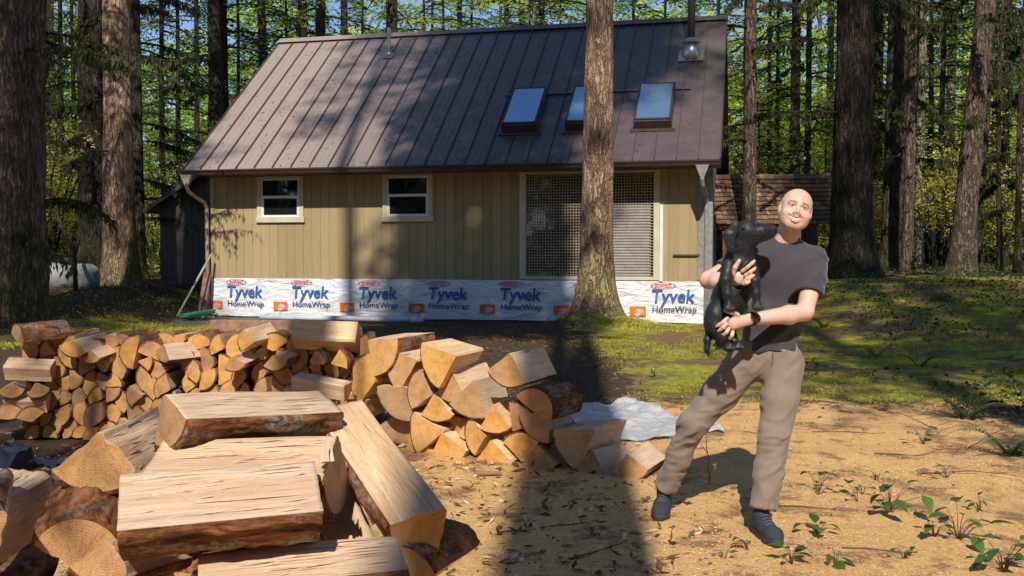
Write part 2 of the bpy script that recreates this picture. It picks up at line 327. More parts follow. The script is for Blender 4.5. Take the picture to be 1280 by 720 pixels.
# ---------- ground
def gz(x, y, bumps=True):
    x = np.asarray(x, float); y = np.asarray(y, float)
    z = .62 * sstep(-x, 6.2, 9.5) * sstep(y, 15.5, 23)
    z = z + .85 * sstep(x - .25 * (22 - y), 2.6, 7.5) * sstep(y, 9.5, 21)
    z = z + .25 * np.exp(-(((x - 1.62) / .9) ** 2 + ((y - 18.8) / 1.1) ** 2))
    if bumps:
        P = np.stack([x, y, 0 * x], -1)
        house = sstep(y, 18.2, 19.5) * sstep(y, 34, 30) * sstep(x, -7.6, -6.6) * sstep(x, 6.5, 5.5)
        amp = (1 - .85 * np.exp(-(((x - 1.05) / .9) ** 2 + ((y - 5.2) / .9) ** 2))) * (1 - .8 * house)
        amp = amp * (1 - .7 * sstep(x, -4.5, -4) * sstep(x, 1.6, 1.0) * sstep(y, 5.9, 6.3) * sstep(y, 8.6, 8.2))
        z = z + amp * (.018 * fbm(P * 2.0 + 7, 15, 2) * sstep(y, 12, 9) + .05 * fbm(P * .7, 3, 3) + .022 * fbm(P * 3.5, 5, 3) + .008 * fbm(P * 14, 8, 2))
        z = z - .05 * house
        z = z + sstep(y, 24, 60) * .8 * fbm(P * .05, 9, 2)
    return z
def gzf(x, y): return float(gz(np.array([x]), np.array([y]))[0])
def make_ground():
    n = 460
    t = np.linspace(-1, 1, n); xs = np.sinh(t * 6.2) / np.sinh(6.2) * 700
    ya = np.linspace(-40, 2.5, 40)[:-1]; yb = 2.5 + (np.exp(np.linspace(0, 1, n) * 5.6) - 1) / (np.exp(5.6) - 1) * 900
    ys = np.concatenate([ya, yb])
    X, Y = np.meshgrid(xs, ys); Z = gz(X, Y)
    V = np.stack([X, Y, Z], -1).reshape(-1, 3)
    r, c = len(ys), len(xs); i = np.arange(r * c).reshape(r, c)
    F = np.stack([i[:-1, :-1], i[:-1, 1:], i[1:, 1:], i[1:, :-1]], -1).reshape(-1, 4)
    x, y = V[:, 0], V[:, 1]
    saw = sstep(x, -3.2, -1.5) * sstep(x, 5.0, 3.6) * sstep(y, 10.2, 8.4)
    saw = np.maximum(saw, .55 * sstep(y, 7, 6))
    saw = saw * (1 - .75 * sstep(y, 6.6, 8.2) * sstep(x, 1.2, .6))
    moss = sstep(y, 8.6, 10.2) * sstep(x, .7, 1.7) * sstep(y, 26, 19) * .95
    moss = np.maximum(moss, .8 * sstep(y, 15.0, 16) * sstep(y, 19.2, 18.4) * sstep(x, -3.2, -4.0))
    moss = np.maximum(moss, .42 * sstep(y, 20, 26))
    moss = np.maximum(moss, .9 * np.exp(-(((x - 2.3) / .9) ** 2 + ((y - 18.3) / .9) ** 2)))
    gr = .9 * sstep(y, 18.6, 19.3) * sstep(x, -3.6, -4.3) * sstep(x, -7.2, -6.3) * sstep(y, 24, 22.5)
    col = np.stack([saw, moss, gr, np.ones_like(x)], -1)
    o = mesh('ground', V, F, [M['ground']], smooth=True, attrs={'zone': ('FLOAT_COLOR', col)}); tag(o, kind='structure')
make_ground()

# ---------- house
YAW = .2322; HX, HY = -6.7455, 22.2099; HW = 10.8663; ZS = .8355; ZE = 3.1825; OV = .6978; OL = .2489; OR = .3265; RP = .6692; HD = 4.0115
house = empty('house', (HX, HY, 0), (0, 0, -YAW))
tag(house, 'tan board-sided cabin with a brown standing-seam roof and a white wrapped base', 'house')
def siding(name, x0, x1, za, zb, parent, mat, M4=None, top=None, pitch=.203):
    b = MB(); x = x0
    while x < x1 - .01:
        xe = min(x + pitch, x1)
        zt0 = zb if top is None else top(x); zt1 = zb if top is None else top(xe)
        g = .007
        V = []
        for (xx, yy) in ((x, .012), (x + g, .012), (x + g + .003, 0), (xe, 0)):
            zt = zb if top is None else top(xx)
            V += [(xx, yy, za), (xx, yy, zt)]
        V += [(xe, .012, za), (xe, .012, zt1)]
        b.add(V, [(0, 2, 3, 1), (2, 4, 5, 3), (4, 6, 7, 5), (6, 8, 9, 7)], 0, False, M4); x = xe
    return b.build(name, mat, parent)
siding('wall', 0, HW, ZS - .01, 3.3, house, M['siding'])
b = MB(); D2 = 2 * HD                                   # rear, sides, plinth core
b.box((0.02, .02, -.3), (HW - .02, .1, ZS + .02)); b.box((0, D2 - .1, -.3), (HW, D2, 3.3)); b.build('foundation_wall', M['concrete'], house)
gt = lambda x: ZE - .06 + (min(x, D2 - x) + OV) * math.tan(RP)
for sx, nm in ((0, 1), (HW, 0)):
    R4 = Matrix.Translation((sx, 0 if nm == 0 else D2, 0)) @ Matrix.Rotation(pi / 2 if nm == 0 else -pi / 2, 4, 'Z')
    siding('gable_wall', 0, HD, -.2, 0, house, M['grey_weathered'] if nm == 0 else M['siding'], R4, gt)
    siding('gable_wall', HD, D2, -.2, 0, house, M['grey_weathered'] if nm == 0 else M['siding'], R4, gt)
# roof
SL = (HD + OV) / cos(RP)
def roofM(side=0):
    if side == 0: return Matrix.Translation((0, -OV, ZE)) @ Matrix.Rotation(RP, 4, 'X')
    return Matrix.Translation((HW, D2 + OV, ZE)) @ Matrix.Rotation(pi, 4, 'Z') @ Matrix.Rotation(RP, 4, 'X')
b = MB()
for side in (0, 1):
    R4 = roofM(side); a0 = -OL if side == 0 else -OR; a1 = HW + (OR if side == 0 else OL)
    b.box((a0, 0, -.05), (a1, SL, 0), 0, R4)
    n = 27; st = (a1 - a0) / n
    for i in range(n + 1):
        x = a0 + i * st; x = min(max(x, a0 + .012), a1 - .012)
        b.add([(x - .009, -.004, 0), (x + .009, -.004, 0), (x + .007, -.004, .045), (x - .007, -.004, .045), (x - .009, SL - .02, 0), (x + .009, SL - .02, 0), (x + .007, SL - .02, .045), (x - .007, SL - .02, .045)],
              [(0, 1, 2, 3), (5, 4, 7, 6), (1, 5, 6, 2), (2, 6, 7, 3), (4, 0, 3, 7)], 1, False, R4)
        if i < n:
            for q in (.33, .66):
                xx = x + st * q; b.box((xx - .004, .01, -.001), (xx + .004, SL - .05, .005), 0, R4)
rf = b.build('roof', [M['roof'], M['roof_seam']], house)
R4 = roofM(0)
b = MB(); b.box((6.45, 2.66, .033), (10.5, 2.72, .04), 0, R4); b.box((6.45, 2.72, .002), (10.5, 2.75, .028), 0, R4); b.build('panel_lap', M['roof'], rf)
b = MB(); rz = ZE + (HD + OV) * math.tan(RP)
for sg in (-1, 1):
    b.add([(-OL - .02, HD, rz + .075), (HW + OR + .02, HD, rz + .075), (HW + OR + .02, HD + sg * .17, rz - .06), (-OL - .02, HD + sg * .17, rz - .06)], [(0, 1, 2, 3) if sg < 0 else (3, 2, 1, 0)])
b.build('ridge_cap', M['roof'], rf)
for xx in (-OL, HW + OR - .03):
    b = MB()                                            # rake boards and soffit
    for side in (0, 1):
        q = roofM(side); 
        if side == 1: xr = HW - xx - .03
        else: xr = xx
        b.box((xr, 0, -.2), (xr + .03, SL, -.052), 0, q)
    b.build('rake_board', M['gutter'], house)
b = MB(); b.box((-OL + .04, -OV + .03, 3.07), (HW + OR - .04, -.003, 3.085)); b.build('soffit', M['gutter'], house)
b = MB()                                                # gutter: a K-shaped trough
prof = [(0, .0), (0, -.11), (-.07, -.11), (-.095, -.05), (-.12, -.03), (-.12, 0), (-.112, 0), (-.112, -.025), (-.088, -.045), (-.065, -.1), (-.008, -.1), (-.008, 0)]
V = []; x0, x1 = -OL, HW + OR - .02
for x in (x0, x1): V += [(x, -OV - .004 + y, ZE - .01 + z) for y, z in prof]
n = len(prof); b.add(V, [(i, (i + 1) % n, n + (i + 1) % n, n + i) for i in range(n)] + [list(range(n))[::-1], list(range(n, 2 * n))]); b.build('gutter', M['gutter'], house)
# downspouts
def downspout(xg, xw, zend):
    b = MB(); g = -OV - .07
    b.add([(xg - .13, g - .05, 3.07), (xg + .13, g - .05, 3.07), (xg + .13, g + .06, 3.07), (xg - .13, g + .06, 3.07), (xg - .05, g - .035, 2.86), (xg + .05, g - .035, 2.86), (xg + .05, g + .045, 2.86), (xg - .05, g + .045, 2.86)],
          [(0, 1, 2, 3), (0, 4, 5, 1), (1, 5, 6, 2), (2, 6, 7, 3), (3, 7, 4, 0)], 0)
    pts = [(xg, g, 2.9), (xg, g, 2.8), (xg + (xw - xg) * .15, g + .06, 2.7), (xw - (xw - xg) * .1, -.16, 2.5), (xw, -.07, 2.38), (xw, -.065, 2.2), (xw, -.065, zend)]
    b.tube(pts, .045, 6, 0, False); return b
ds = downspout(-.12, -.06, .12).build('downspout', M['downspout'], house, .004)
ds = downspout(HW - .02, HW + .04, .1).build('downspout', M['grey_weathered'], house, .004)
b = MB(); b.box((HW + .003, -.05, -.1), (HW + .16, .06, 3.05)); b.box((HW - .14, -.028, ZS), (HW - .003, -.003, 3.06)); b.build('corner_post', M['grey_weathered'], house, .006)
b = MB(); b.box((.003, -.024, ZS), (.1, -.003, 3.06)); b.box((.003, -.02, ZS - .022), (HW, -.003, ZS - .012)); b.build('corner_trim', M['siding'], house, .004)
# windows
def window(x0, x1, z0, z1):
    t = .1; b = MB()
    b.box((x0, -.045, z0), (x0 + t, -.002, z1)); b.box((x1 - t, -.045, z0), (x1, -.002, z1)); b.box((x0 + t, -.042, z1 - t * .5), (x1 - t, -.002, z1)); 
    fr = b.build('window', M['trim'], house, .004)
    b = MB(); b.box((x0 - .02, -.06, z0 - .03), (x1 + .02, -.003, z0 + t * .9)); b.build('sill', M['trim'], fr, .005)
    a0, a1, c0, c1 = x0 + t, x1 - t, z0 + t * .9, z1 - t * .5; w = .035; zm = (c0 + c1) / 2 + .02
    b = MB()
    for (p, q, r, s, y) in ((a0, a0 + w, c0, c1, -.036), (a1 - w, a1, c0, c1, -.036), (a0 + w, a1 - w, c0, c0 + w * 1.3, -.034), (a0 + w, a1 - w, c1 - w, c1, -.034), (a0 + w, a1 - w, zm - .03, zm + .03, -.04)):
        b.box((p, y, r), (q, -.004, s))
    for (p, q, r, s) in ((a0 + w, a0 + w * 1.7, c0 + w, zm - .03), (a1 - w * 1.7, a1 - w, c0 + w, zm - .03)): b.box((p, -.03, r), (q, -.004, s))
    b.build('sash', M['sash'], fr, .003)
    for (r, s, y) in ((c0 + w, zm - .03, -.014), (zm + .03, c1 - w, -.02)):
        b = MB(); b.box((a0 + w, y, r), (a1 - w, -.006, s)); b.build('pane', M['glass'], fr)
window(1.15, 2.26, 2.08, 3.06); window(4.09, 5.22, 2.08, 3.06)
# latticed glass doors on the right half of the facade
b = MB(); b.box((7.1, -.04, ZS + .0), (7.23, -.002, 3.06)); b.box((9.86, -.04, ZS + .0), (9.98, -.002, 3.06)); b.box((7.23, -.037, 3.0), (9.86, -.002, 3.06)); b.box((7.23, -.045, ZS), (9.86, -.002, ZS + .07))
dr = b.build('door_frame', M['trim'], house, .004)
b = MB(); b.box((9.985, -.06, ZS - .02), (10.05, -.003, 2.36)); b.build('white_post', M['sash'], house, .004)
b = MB(); b.box((7.23, -.012, ZS + .07), (9.86, -.004, 3.0)); b.build('pane', M['glass'], dr)
b = MB(); b.box((8.98, -.018, ZS + .07), (9.78, -.013, 2.35)); b.build('sunlight_patch', M['sunlight_patch'], dr)  # pale panel painting in sunlight on the glass below the eave shadow
b = MB(); p = .058; x = 7.235
while x < 9.83: b.box((x, -.029, ZS + .07), (x + .017, -.0225, 3.0)); x += p
z = ZS + .09
while z < 2.98: b.box((7.235, -.0365, z), (9.855, -.0295, z + .017)); z += p
b.build('lattice_screen', M['lattice'], dr)
b = MB(); b.box((10.25, -.05, 1.33), (10.78, -.003, 1.36)); b.build('rail', M['steel_dark'], house)
# house wrap along the base
nx, nz = 340, 14; xs = np.linspace(.0, HW, nx); zz = np.linspace(0, 1, nz); X, Z = np.meshgrid(xs, zz)
P = np.stack([X, 0 * X, Z], -1)
lo_ = -.02 + .02 * fbm(np.stack([X * .8, 0 * X, 0 * X], -1), 4, 2)
Zw = lo_ + (ZS - .015 - lo_) * Z
Yw = -.028 - .016 * fbm(P * np.array([1.3, 1, 2.5]), 21, 3) - .022 * np.abs(fbm(np.stack([X * 2.2 + Z * 2.5, 0 * X, Z * 1.5 - X], -1), 33, 3)) - .05 * (1 - Z) ** 2 * sstep(X, .7, .0)
i = np.arange(nx * nz).reshape(nz, nx); F = np.stack([i[:-1, :-1], i[:-1, 1:], i[1:, 1:], i[1:, :-1]], -1).reshape(-1, 4)
wrap = mesh('house_wrap', np.stack([X, Yw, Zw], -1).reshape(-1, 3), F, [M['wrap']], smooth=True, parent=house)
def wrapped(x): return -.062
def text_mesh(name, s, mat, wid, hei, bold=.02, shear=0, lines=1):
    cu = bpy.data.curves.new(name, 'FONT'); cu.body = s; cu.extrude = .0; cu.offset = bold; cu.shear = shear; cu.resolution_u = 3
    if lines > 1: cu.align_x = 'CENTER'; cu.space_line = .78
    o = bpy.data.objects.new(name, cu); C.objects.link(o); dg = bpy.context.evaluated_depsgraph_get()
    me = bpy.data.meshes.new_from_object(o.evaluated_get(dg)); bpy.data.objects.remove(o); bpy.data.curves.remove(cu)
    n = len(me.vertices); a = np.empty(n * 3, np.float32); me.vertices.foreach_get('co', a); a = a.reshape(-1, 3)
    mn, mx = a.min(0), a.max(0); a = (a - mn) / np.maximum(mx - mn, 1e-6) * np.array([wid, hei, 0])
    me.vertices.foreach_set('co', np.stack([a[:, 0], 0 * a[:, 0], a[:, 1]], -1).ravel().astype(np.float32)); me.materials.clear(); me.materials.append(mat); me.update(); me.name = name
    return me
T1 = text_mesh('brand_lettering', 'Tyvek', M['ink_blue'], .86, .345, .018, .12)      # the y hangs below the line
T2 = text_mesh('product_lettering', 'HomeWrap', M['ink_navy'], .88, .16, .012, .04)
T3 = text_mesh('maker_lettering', 'DUPONT', M['ink_red'], .33, .075, .015)
T4 = text_mesh('emblem_lettering', 'THE\nHOME\nDEPOT', M['wrap'], .2, .17, .03, 0, 3)
def oval():
    b = MB(); n = 40; V = []
    for r in (1, .93):
        V += [(.25 * r * cos(2 * pi * k / n), 0, .062 * (r if r == 1 else .8) * sin(2 * pi * k / n)) for k in range(n)]
    b.add(V, [(k, (k + 1) % n, n + (k + 1) % n, n + k) for k in range(n)]); return b
OV0 = None; SQ0 = None
for k in range(7):
    s = .4154 + k * 1.5703
    def put(name, me, x, z, y=-.064, rot=0, sc=1):
        o = bpy.data.objects.new(name, me); C.objects.link(o); o.parent = wrap; o.location = (x, y, z); o.rotation_euler = (0, rot, 0); return o
    put('brand_lettering', T1, s, .315); put('product_lettering', T2, s + .01, .165); put('maker_lettering', T3, s + .06, .70)
    if OV0 is None: OV0 = oval().build('maker_oval', M['ink_red'], wrap).data; bpy.data.objects.remove(C.objects['maker_oval'])
    put('maker_oval', OV0, s + .225, .737, -.063)
    if SQ0 is None:
        b = MB(); b.add([(-.165, 0, -.095), (.165, 0, -.095), (.165, 0, .095), (-.165, 0, .095)], [(0, 1, 2, 3)]); SQ0 = b.build('orange_emblem', M['ink_orange'], wrap).data; bpy.data.objects.remove(C.objects['orange_emblem'])
    o = put('orange_emblem', SQ0, s - .28, .215, -.0625)
    t = bpy.data.objects.new('emblem_lettering', T4); C.objects.link(t); t.parent = o; t.rotation_euler = (0, -rad(38), 0); t.location = (-.02, -.0025, -.135)
    t.scale = (.95, 1, .78)
# skylights
for s0 in (6.70, 8.05, 9.46):
    q = R4 @ Matrix.Translation((s0, 1.16, 0))
    b = MB(); b.box((-.03, -.03, 0), (.73, 1.50, .21), 0, q); b.box((-.1, -.12, .001), (.8, -.03, .036), 0, q)
    sk_ = b.build('skylight', M['gutter'], house, .01); 
    b = MB()
    for (p0, p1, r0, r1) in ((-.015, .02, 0, 1.47), (.68, .715, 0, 1.47), (.02, .68, 0, .04), (.02, .68, 1.43, 1.47)): b.box((p0, r0, .211), (p1, r1, .24), 0, q)
    b.build('skylight_frame', M['gutter'], sk_, .004)
    b = MB(); b.box((.02, .04, .212), (.68, 1.43, .23), 0, q); b.build('skylight_glass', M['sky_glass'], sk_)
nr = np.random.RandomState(3); V = []; Fq = []
for k in range(420):
    s_, u_ = nr.uniform(0, HW), nr.uniform(0, 1) ** 1.4 * 5.6; a = nr.uniform(0, pi); l_, w_ = nr.uniform(.02, .09), nr.uniform(.004, .012)
    for (du, dv) in ((-l_, 0), (0, w_), (l_, 0), (0, -w_)): V.append(R4 @ Vector((s_ + du * cos(a) - dv * sin(a), u_ + du * sin(a) + dv * cos(a), .012)))
    Fq.append((4 * k, 4 * k + 3, 4 * k + 2, 4 * k + 1))
tag(mesh('roof_debris', [tuple(v) for v in V], Fq, [M['dead_leaf']], None, False, house), kind='stuff')
# vent pipe and chimney
def roofpt(s, u): return R4 @ Vector((s, u, 0))
p = roofpt(3.09, 4.86); b = MB(); b.tube([p + Vector((0, 0, -.1)), p + Vector((0, 0, .70))], .048, 12); vp = b.build('vent_pipe', M['tarp_grey'], house)
b = MB(); b.box((2.96, 4.72, .033), (3.22, 4.98, .042), 0, R4); b.tube([p, p + Vector((0, -.02, .13))], [.1, .05], 12); b.build('flashing', M['galvanized'], vp)
p = roofpt(10.44, 4.2); b = MB(); b.tube([p + Vector((0, 0, -.1)), p + Vector((0, 0, 3.4))], .085, 16); ch = b.build('chimney_pipe', M['dark_pipe'], house)
b = MB(); b.tube([p + Vector((0, -.02, -.12)), p + Vector((0, 0, .16)), p + Vector((0, 0, .3))], [.25, .17, .12], 16); b.box((10.16, 3.9, .033), (10.72, 4.42, .04), 0, R4); b.build('flashing', M['galvanized'], ch)
b = MB(); b.tube([p + Vector((0, 0, .29)), p + Vector((0, 0, .33)), p + Vector((0, 0, .4))], [.2, .19, .09], 16); b.build('storm_collar', M['tarp_grey'], ch)

# ---------- dark shed behind the left end of the cabin
sh = empty('shed', (-9.45, 26.6, .35), (0, 0, -.12)); tag(sh, 'dark vertical-boarded shed with a sloping roof behind the cabin corner', 'shed')
tp = lambda x: 2.25 + x * .62
siding('wall', 0, 3.2, -.4, 0, sh, M['dark_wall'], None, tp, .18)
for x0_, h_ in ((0, 2.2), (3.14, 4)): b = MB(); b.box((x0_, .02, -.4), (x0_ + .06, 4, h_)); b.build('side_wall', M['dark_wall'], sh)
b = MB(); A_ = math.atan(.62); b.box((-.35, -.3, 0), (4.1, 4.3, .1), 0, Matrix.Translation((0, 0, 2.26)) @ Matrix.Rotation(-A_, 4, 'Y')); b.build('roof', M['dark_pipe'], sh)

# ---------- open woodshed with cedar shakes, behind the right end
ws = empty('woodshed', (5.75, 25.5, .45), (0, 0, -.12)); tag(ws, 'small open-fronted woodshed roofed in weathered cedar shakes beside the cabin', 'woodshed')
b = MB(); rng = random.Random(3); WR = Matrix.Translation((-.5, -.45, 1.62)) @ Matrix.Rotation(rad(38), 4, 'X')
WL, WS = 3.1, 2.2; rows = 11
for r_ in range(rows):
    x = -rng.random() * .1
    while x < WL:
        w = rng.uniform(.09, .22); y0 = r_ * WS / rows - rng.uniform(0, .03); t = rng.uniform(.012, .024)
        x1 = min(x + w - .008, WL); L_ = WS / rows + .09
        z0 = .045 + rng.uniform(0, .006)
        b.add([(x, y0, z0), (x1, y0, z0), (x1, y0 + L_, .006), (x, y0 + L_, .006), (x, y0, z0 + t), (x1, y0, z0 + t), (x1, y0 + L_, .012), (x, y0 + L_, .012)],
              [(0, 3, 2, 1), (4, 5, 6, 7), (0, 1, 5, 4), (1, 2, 6, 5), (3, 0, 4, 7)], 0, False, WR); x += w
b.build('shake_roof', M['shake'], ws)
b = MB()
for r_ in range(rows):
    x = 0
    while x < WL:
        w = rng.uniform(.12, .22); y0 = r_ * .2
        b.box((x, y0, .02), (min(x + w - .006, WL), y0 + .22, .04), 0, Matrix.Translation((-.5, 3.0, 1.62)) @ Matrix.Rotation(pi - rad(38), 4, 'X') @ Matrix.Translation((0, 0, -.04))); x += w
b.build('rear_roof', M['shake'], ws)
b = MB(); b.box((-.5, -.4, -.02), (2.6, -.28, -.001), 0, Matrix.Translation((0, 0, 1.6))); b.build('eave_board', M['cedar_post'], ws)
for x in (-.35, .55, 1.5, 2.4):
    b = MB(); b.box((x, -.28, -.5), (x + .1, -.18, 1.6)); b.build('post', M['cedar_post'], ws, .008)
for sg in (0, 1):
    b = MB(); b.tube([(-.3 + sg * 0, -.24, .95 if sg else 1.0), (.35 if sg else -.02, -.24, 1.55)], .03, 4, 0, False); b.build('brace', M['cedar_post'], ws)
b = MB(); b.tube([(-.42, -.36, 1.66), (-.42, 1.27, 2.93)], .05, 4, 0, False); b.tube([(-.42, -.2, 1.72), (-.42, 1.27, 1.72)], .04, 4, 0, False); b.tube([(-.42, .5, 1.72), (-.42, 1.2, 2.8)], .035, 4, 0, False); b.build('gable_truss', M['cedar_post'], ws)
b = MB(); b.box((-.4, 2.4, -.4), (2.5, 2.5, 1.6)); b.build('back_wall', M['dark_wall'], ws)
PACK = [(48,0.096,-3.619,0.004,5.53),(59,0.114,-2.066,0.003,5.76),(90,0.093,-1.412,0.003,0.0),(46,0.11,-2.33,0.004,5.51),(90,0.085,-2.745,0.003,0.0),(62,0.094,-2.841,0.012,5.76),(48,0.105,-1.6,0.009,5.49),(64,0.128,-2.273,0.13,2.4),(39,0.109,-3.585,0.003,0.89),(42,0.109,-1.871,0.003,5.44),(49,0.09,-1.75,0.003,5.59),(48,0.091,-3.169,0.003,5.54),(29,0.116,-2.6,0.003,1.07),(90,0.109,-1.186,0.009,6.22),(58,0.089,-3.276,0.003,5.76),(57,0.103,-3.44,0.106,2.13),(41,0.118,-3.09,0.003,0.85),(47,0.109,-2.675,0.105,2.02),(50,0.093,-1.573,0.095,2.29),(90,0.118,-1.317,0.192,4.67),(47,0.12,-2.515,0.144,2.06),(90,0.108,-1.859,0.171,1.58),(50,0.096,-2.909,0.119,4.31),(51,0.104,-2.79,0.115,1.05),(43,0.087,-3.078,0.067,4.63),(64,0.128,-3.117,0.161,5.17),(61,0.088,-3.525,0.103,1.37),(48,0.094,-1.606,0.13,5.01),(45,0.108,-1.195,0.14,1.28),(63,0.103,-3.632,0.113,5.24),(50,0.12,-1.44,0.118,5.44),(53,0.128,-2.923,0.133,0.9),(40,0.13,-2.01,0.135,5.19),(42,0.09,-1.89,0.128,4.79),(36,0.116,-2.285,0.129,0.64),(65,0.092,-1.307,0.172,2.04),(60,0.106,-2.569,0.153,5.35),(90,0.097,-3.253,0.191,4.59),(57,0.104,-2.981,0.199,4.56),(44,0.123,-3.485,0.223,1.9),(38,0.106,-2.434,0.188,4.9),(44,0.09,-3.595,0.197,2.34),(90,0.103,-1.867,0.255,4.77),(90,0.101,-2.384,0.286,4.7),(90,0.13,-3.573,0.329,1.66),(38,0.126,-2.23,0.273,1.95),(90,0.103,-1.536,0.321,1.61),(49,0.098,-2.755,0.238,1.49),(40,0.114,-2.786,0.197,6.02),(51,0.091,-1.539,0.205,4.34),(39,0.095,-2.38,0.168,1.71),(41,0.121,-2.254,0.285,4.59),(35,0.124,-3.732,0.184,0.55),(38,0.101,-1.54,0.324,3.9),(44,0.091,-1.214,0.25,4.8),(52,0.104,-3.04,0.269,1.49),(48,0.097,-3.118,0.301,5.18),(44,0.094,-1.761,0.349,3.87),(54,0.099,-2.66,0.34,2.12),(53,0.121,-2.109,0.316,5.32),(90,0.107,-1.208,0.321,1.56),(40,0.121,-2.794,0.341,4.71),(47,0.105,-3.725,0.322,1.2),(48,0.104,-3.256,0.304,5.02),(47,0.1,-1.325,0.326,5.0),(48,0.102,-1.533,0.33,5.38),(43,0.124,-2.815,0.379,1.61),(47,0.086,-3.359,0.292,5.03),(41,0.099,-2.34,0.354,1.5),(45,0.109,-3.09,0.395,2.36),(49,0.096,-1.864,0.366,5.3),(58,0.116,-1.639,0.256,4.72),(35,0.09,-2.105,0.336,2.51),(41,0.117,-1.835,0.347,0.76),(90,0.092,-1.214,0.389,4.65),(52,0.119,-2.576,0.39,5.11),(31,0.101,-1.653,0.312,6.03),(49,0.128,-2.737,0.463,4.75),(37,0.124,-3.5,0.454,1.89),(46,0.089,-2.1,0.355,1.31),(66,0.121,-1.684,0.535,3.87),(57,0.117,-2.364,0.498,2.2),(39,0.115,-2.39,0.411,4.75),(68,0.113,-3.168,0.41,4.86),(34,0.124,-3.09,0.398,0.97),(49,0.111,-1.665,0.499,1.87),(58,0.099,-1.54,0.445,1.1),(39,0.109,-1.21,0.439,1.29),(90,0.115,-2.239,0.515,1.58),(90,0.091,-3.372,0.463,1.6),(34,0.092,-3.626,0.495,3.7),(90,0.085,-3.494,0.549,1.64),(56,0.129,-1.176,0.502,5.35),(49,0.123,-2.622,0.541,4.56),(58,0.125,-1.68,0.64,2.07),(34,0.09,-1.419,0.495,2.57),(47,0.128,-3.167,0.543,5.0),(48,0.117,-2.48,0.493,1.4),(62,0.095,-2.03,0.475,4.91),(57,0.104,-1.871,0.501,4.9),(90,0.093,-2.367,0.599,1.48),(47,0.119,-3.065,0.54,1.43),(45,0.11,-1.8,0.575,0.95),(45,0.101,-1.324,0.566,3.85),(58,0.09,-3.615,0.506,5.27),(44,0.091,-1.545,0.556,1.16),(90,0.115,-2.065,0.679,4.68),(90,0.125,-3.31,0.671,4.72),(32,0.106,-2.845,0.593,1.79),(90,0.116,-2.73,0.626,0.33),(57,0.104,-1.42,0.611,1.01),(35,0.096,-3.495,0.543,3.97),(42,0.116,-1.291,0.721,2.44),(40,0.127,-1.583,0.698,4.89),(46,0.094,-3.496,0.545,5.44),(57,0.094,-2.505,0.632,2.05),(61,0.099,-3.211,0.683,5.0),(36,0.119,-3.466,0.656,5.05),(48,0.092,-1.883,0.604,5.38),(52,0.092,-3.068,0.459,4.4),(49,0.109,-3.026,0.597,4.61),(90,0.12,-3.744,0.673,1.62),(90,0.106,-2.394,0.691,5.94),(35,0.105,-3.095,0.681,1.84),(90,0.126,-2.839,0.664,4.95),(52,0.089,-1.086,0.595,4.14),(34,0.105,-1.545,0.657,1.34),(42,0.109,-3.096,0.799,2.58),(90,0.094,-1.086,0.697,4.68),(59,0.13,-1.813,0.665,6.2),(44,0.086,-1.41,0.727,1.31),(90,0.094,-2.639,0.705,1.12),(46,0.113,-2.182,0.689,5.09),(40,0.094,-3.525,0.756,1.9),(33,0.122,-1.493,0.797,4.06),(53,0.128,-2.065,0.73,1.99),(36,0.09,-3.125,0.661,4.0),(32,0.107,-3.205,0.656,0.46),(36,0.088,-1.2,0.711,5.61),(34,0.085,-1.47,0.796,2.33),(50,0.088,-3.608,0.707,0.09),(39,0.088,-2.565,0.783,2.13),(33,0.086,-2.966,0.714,0.17)]
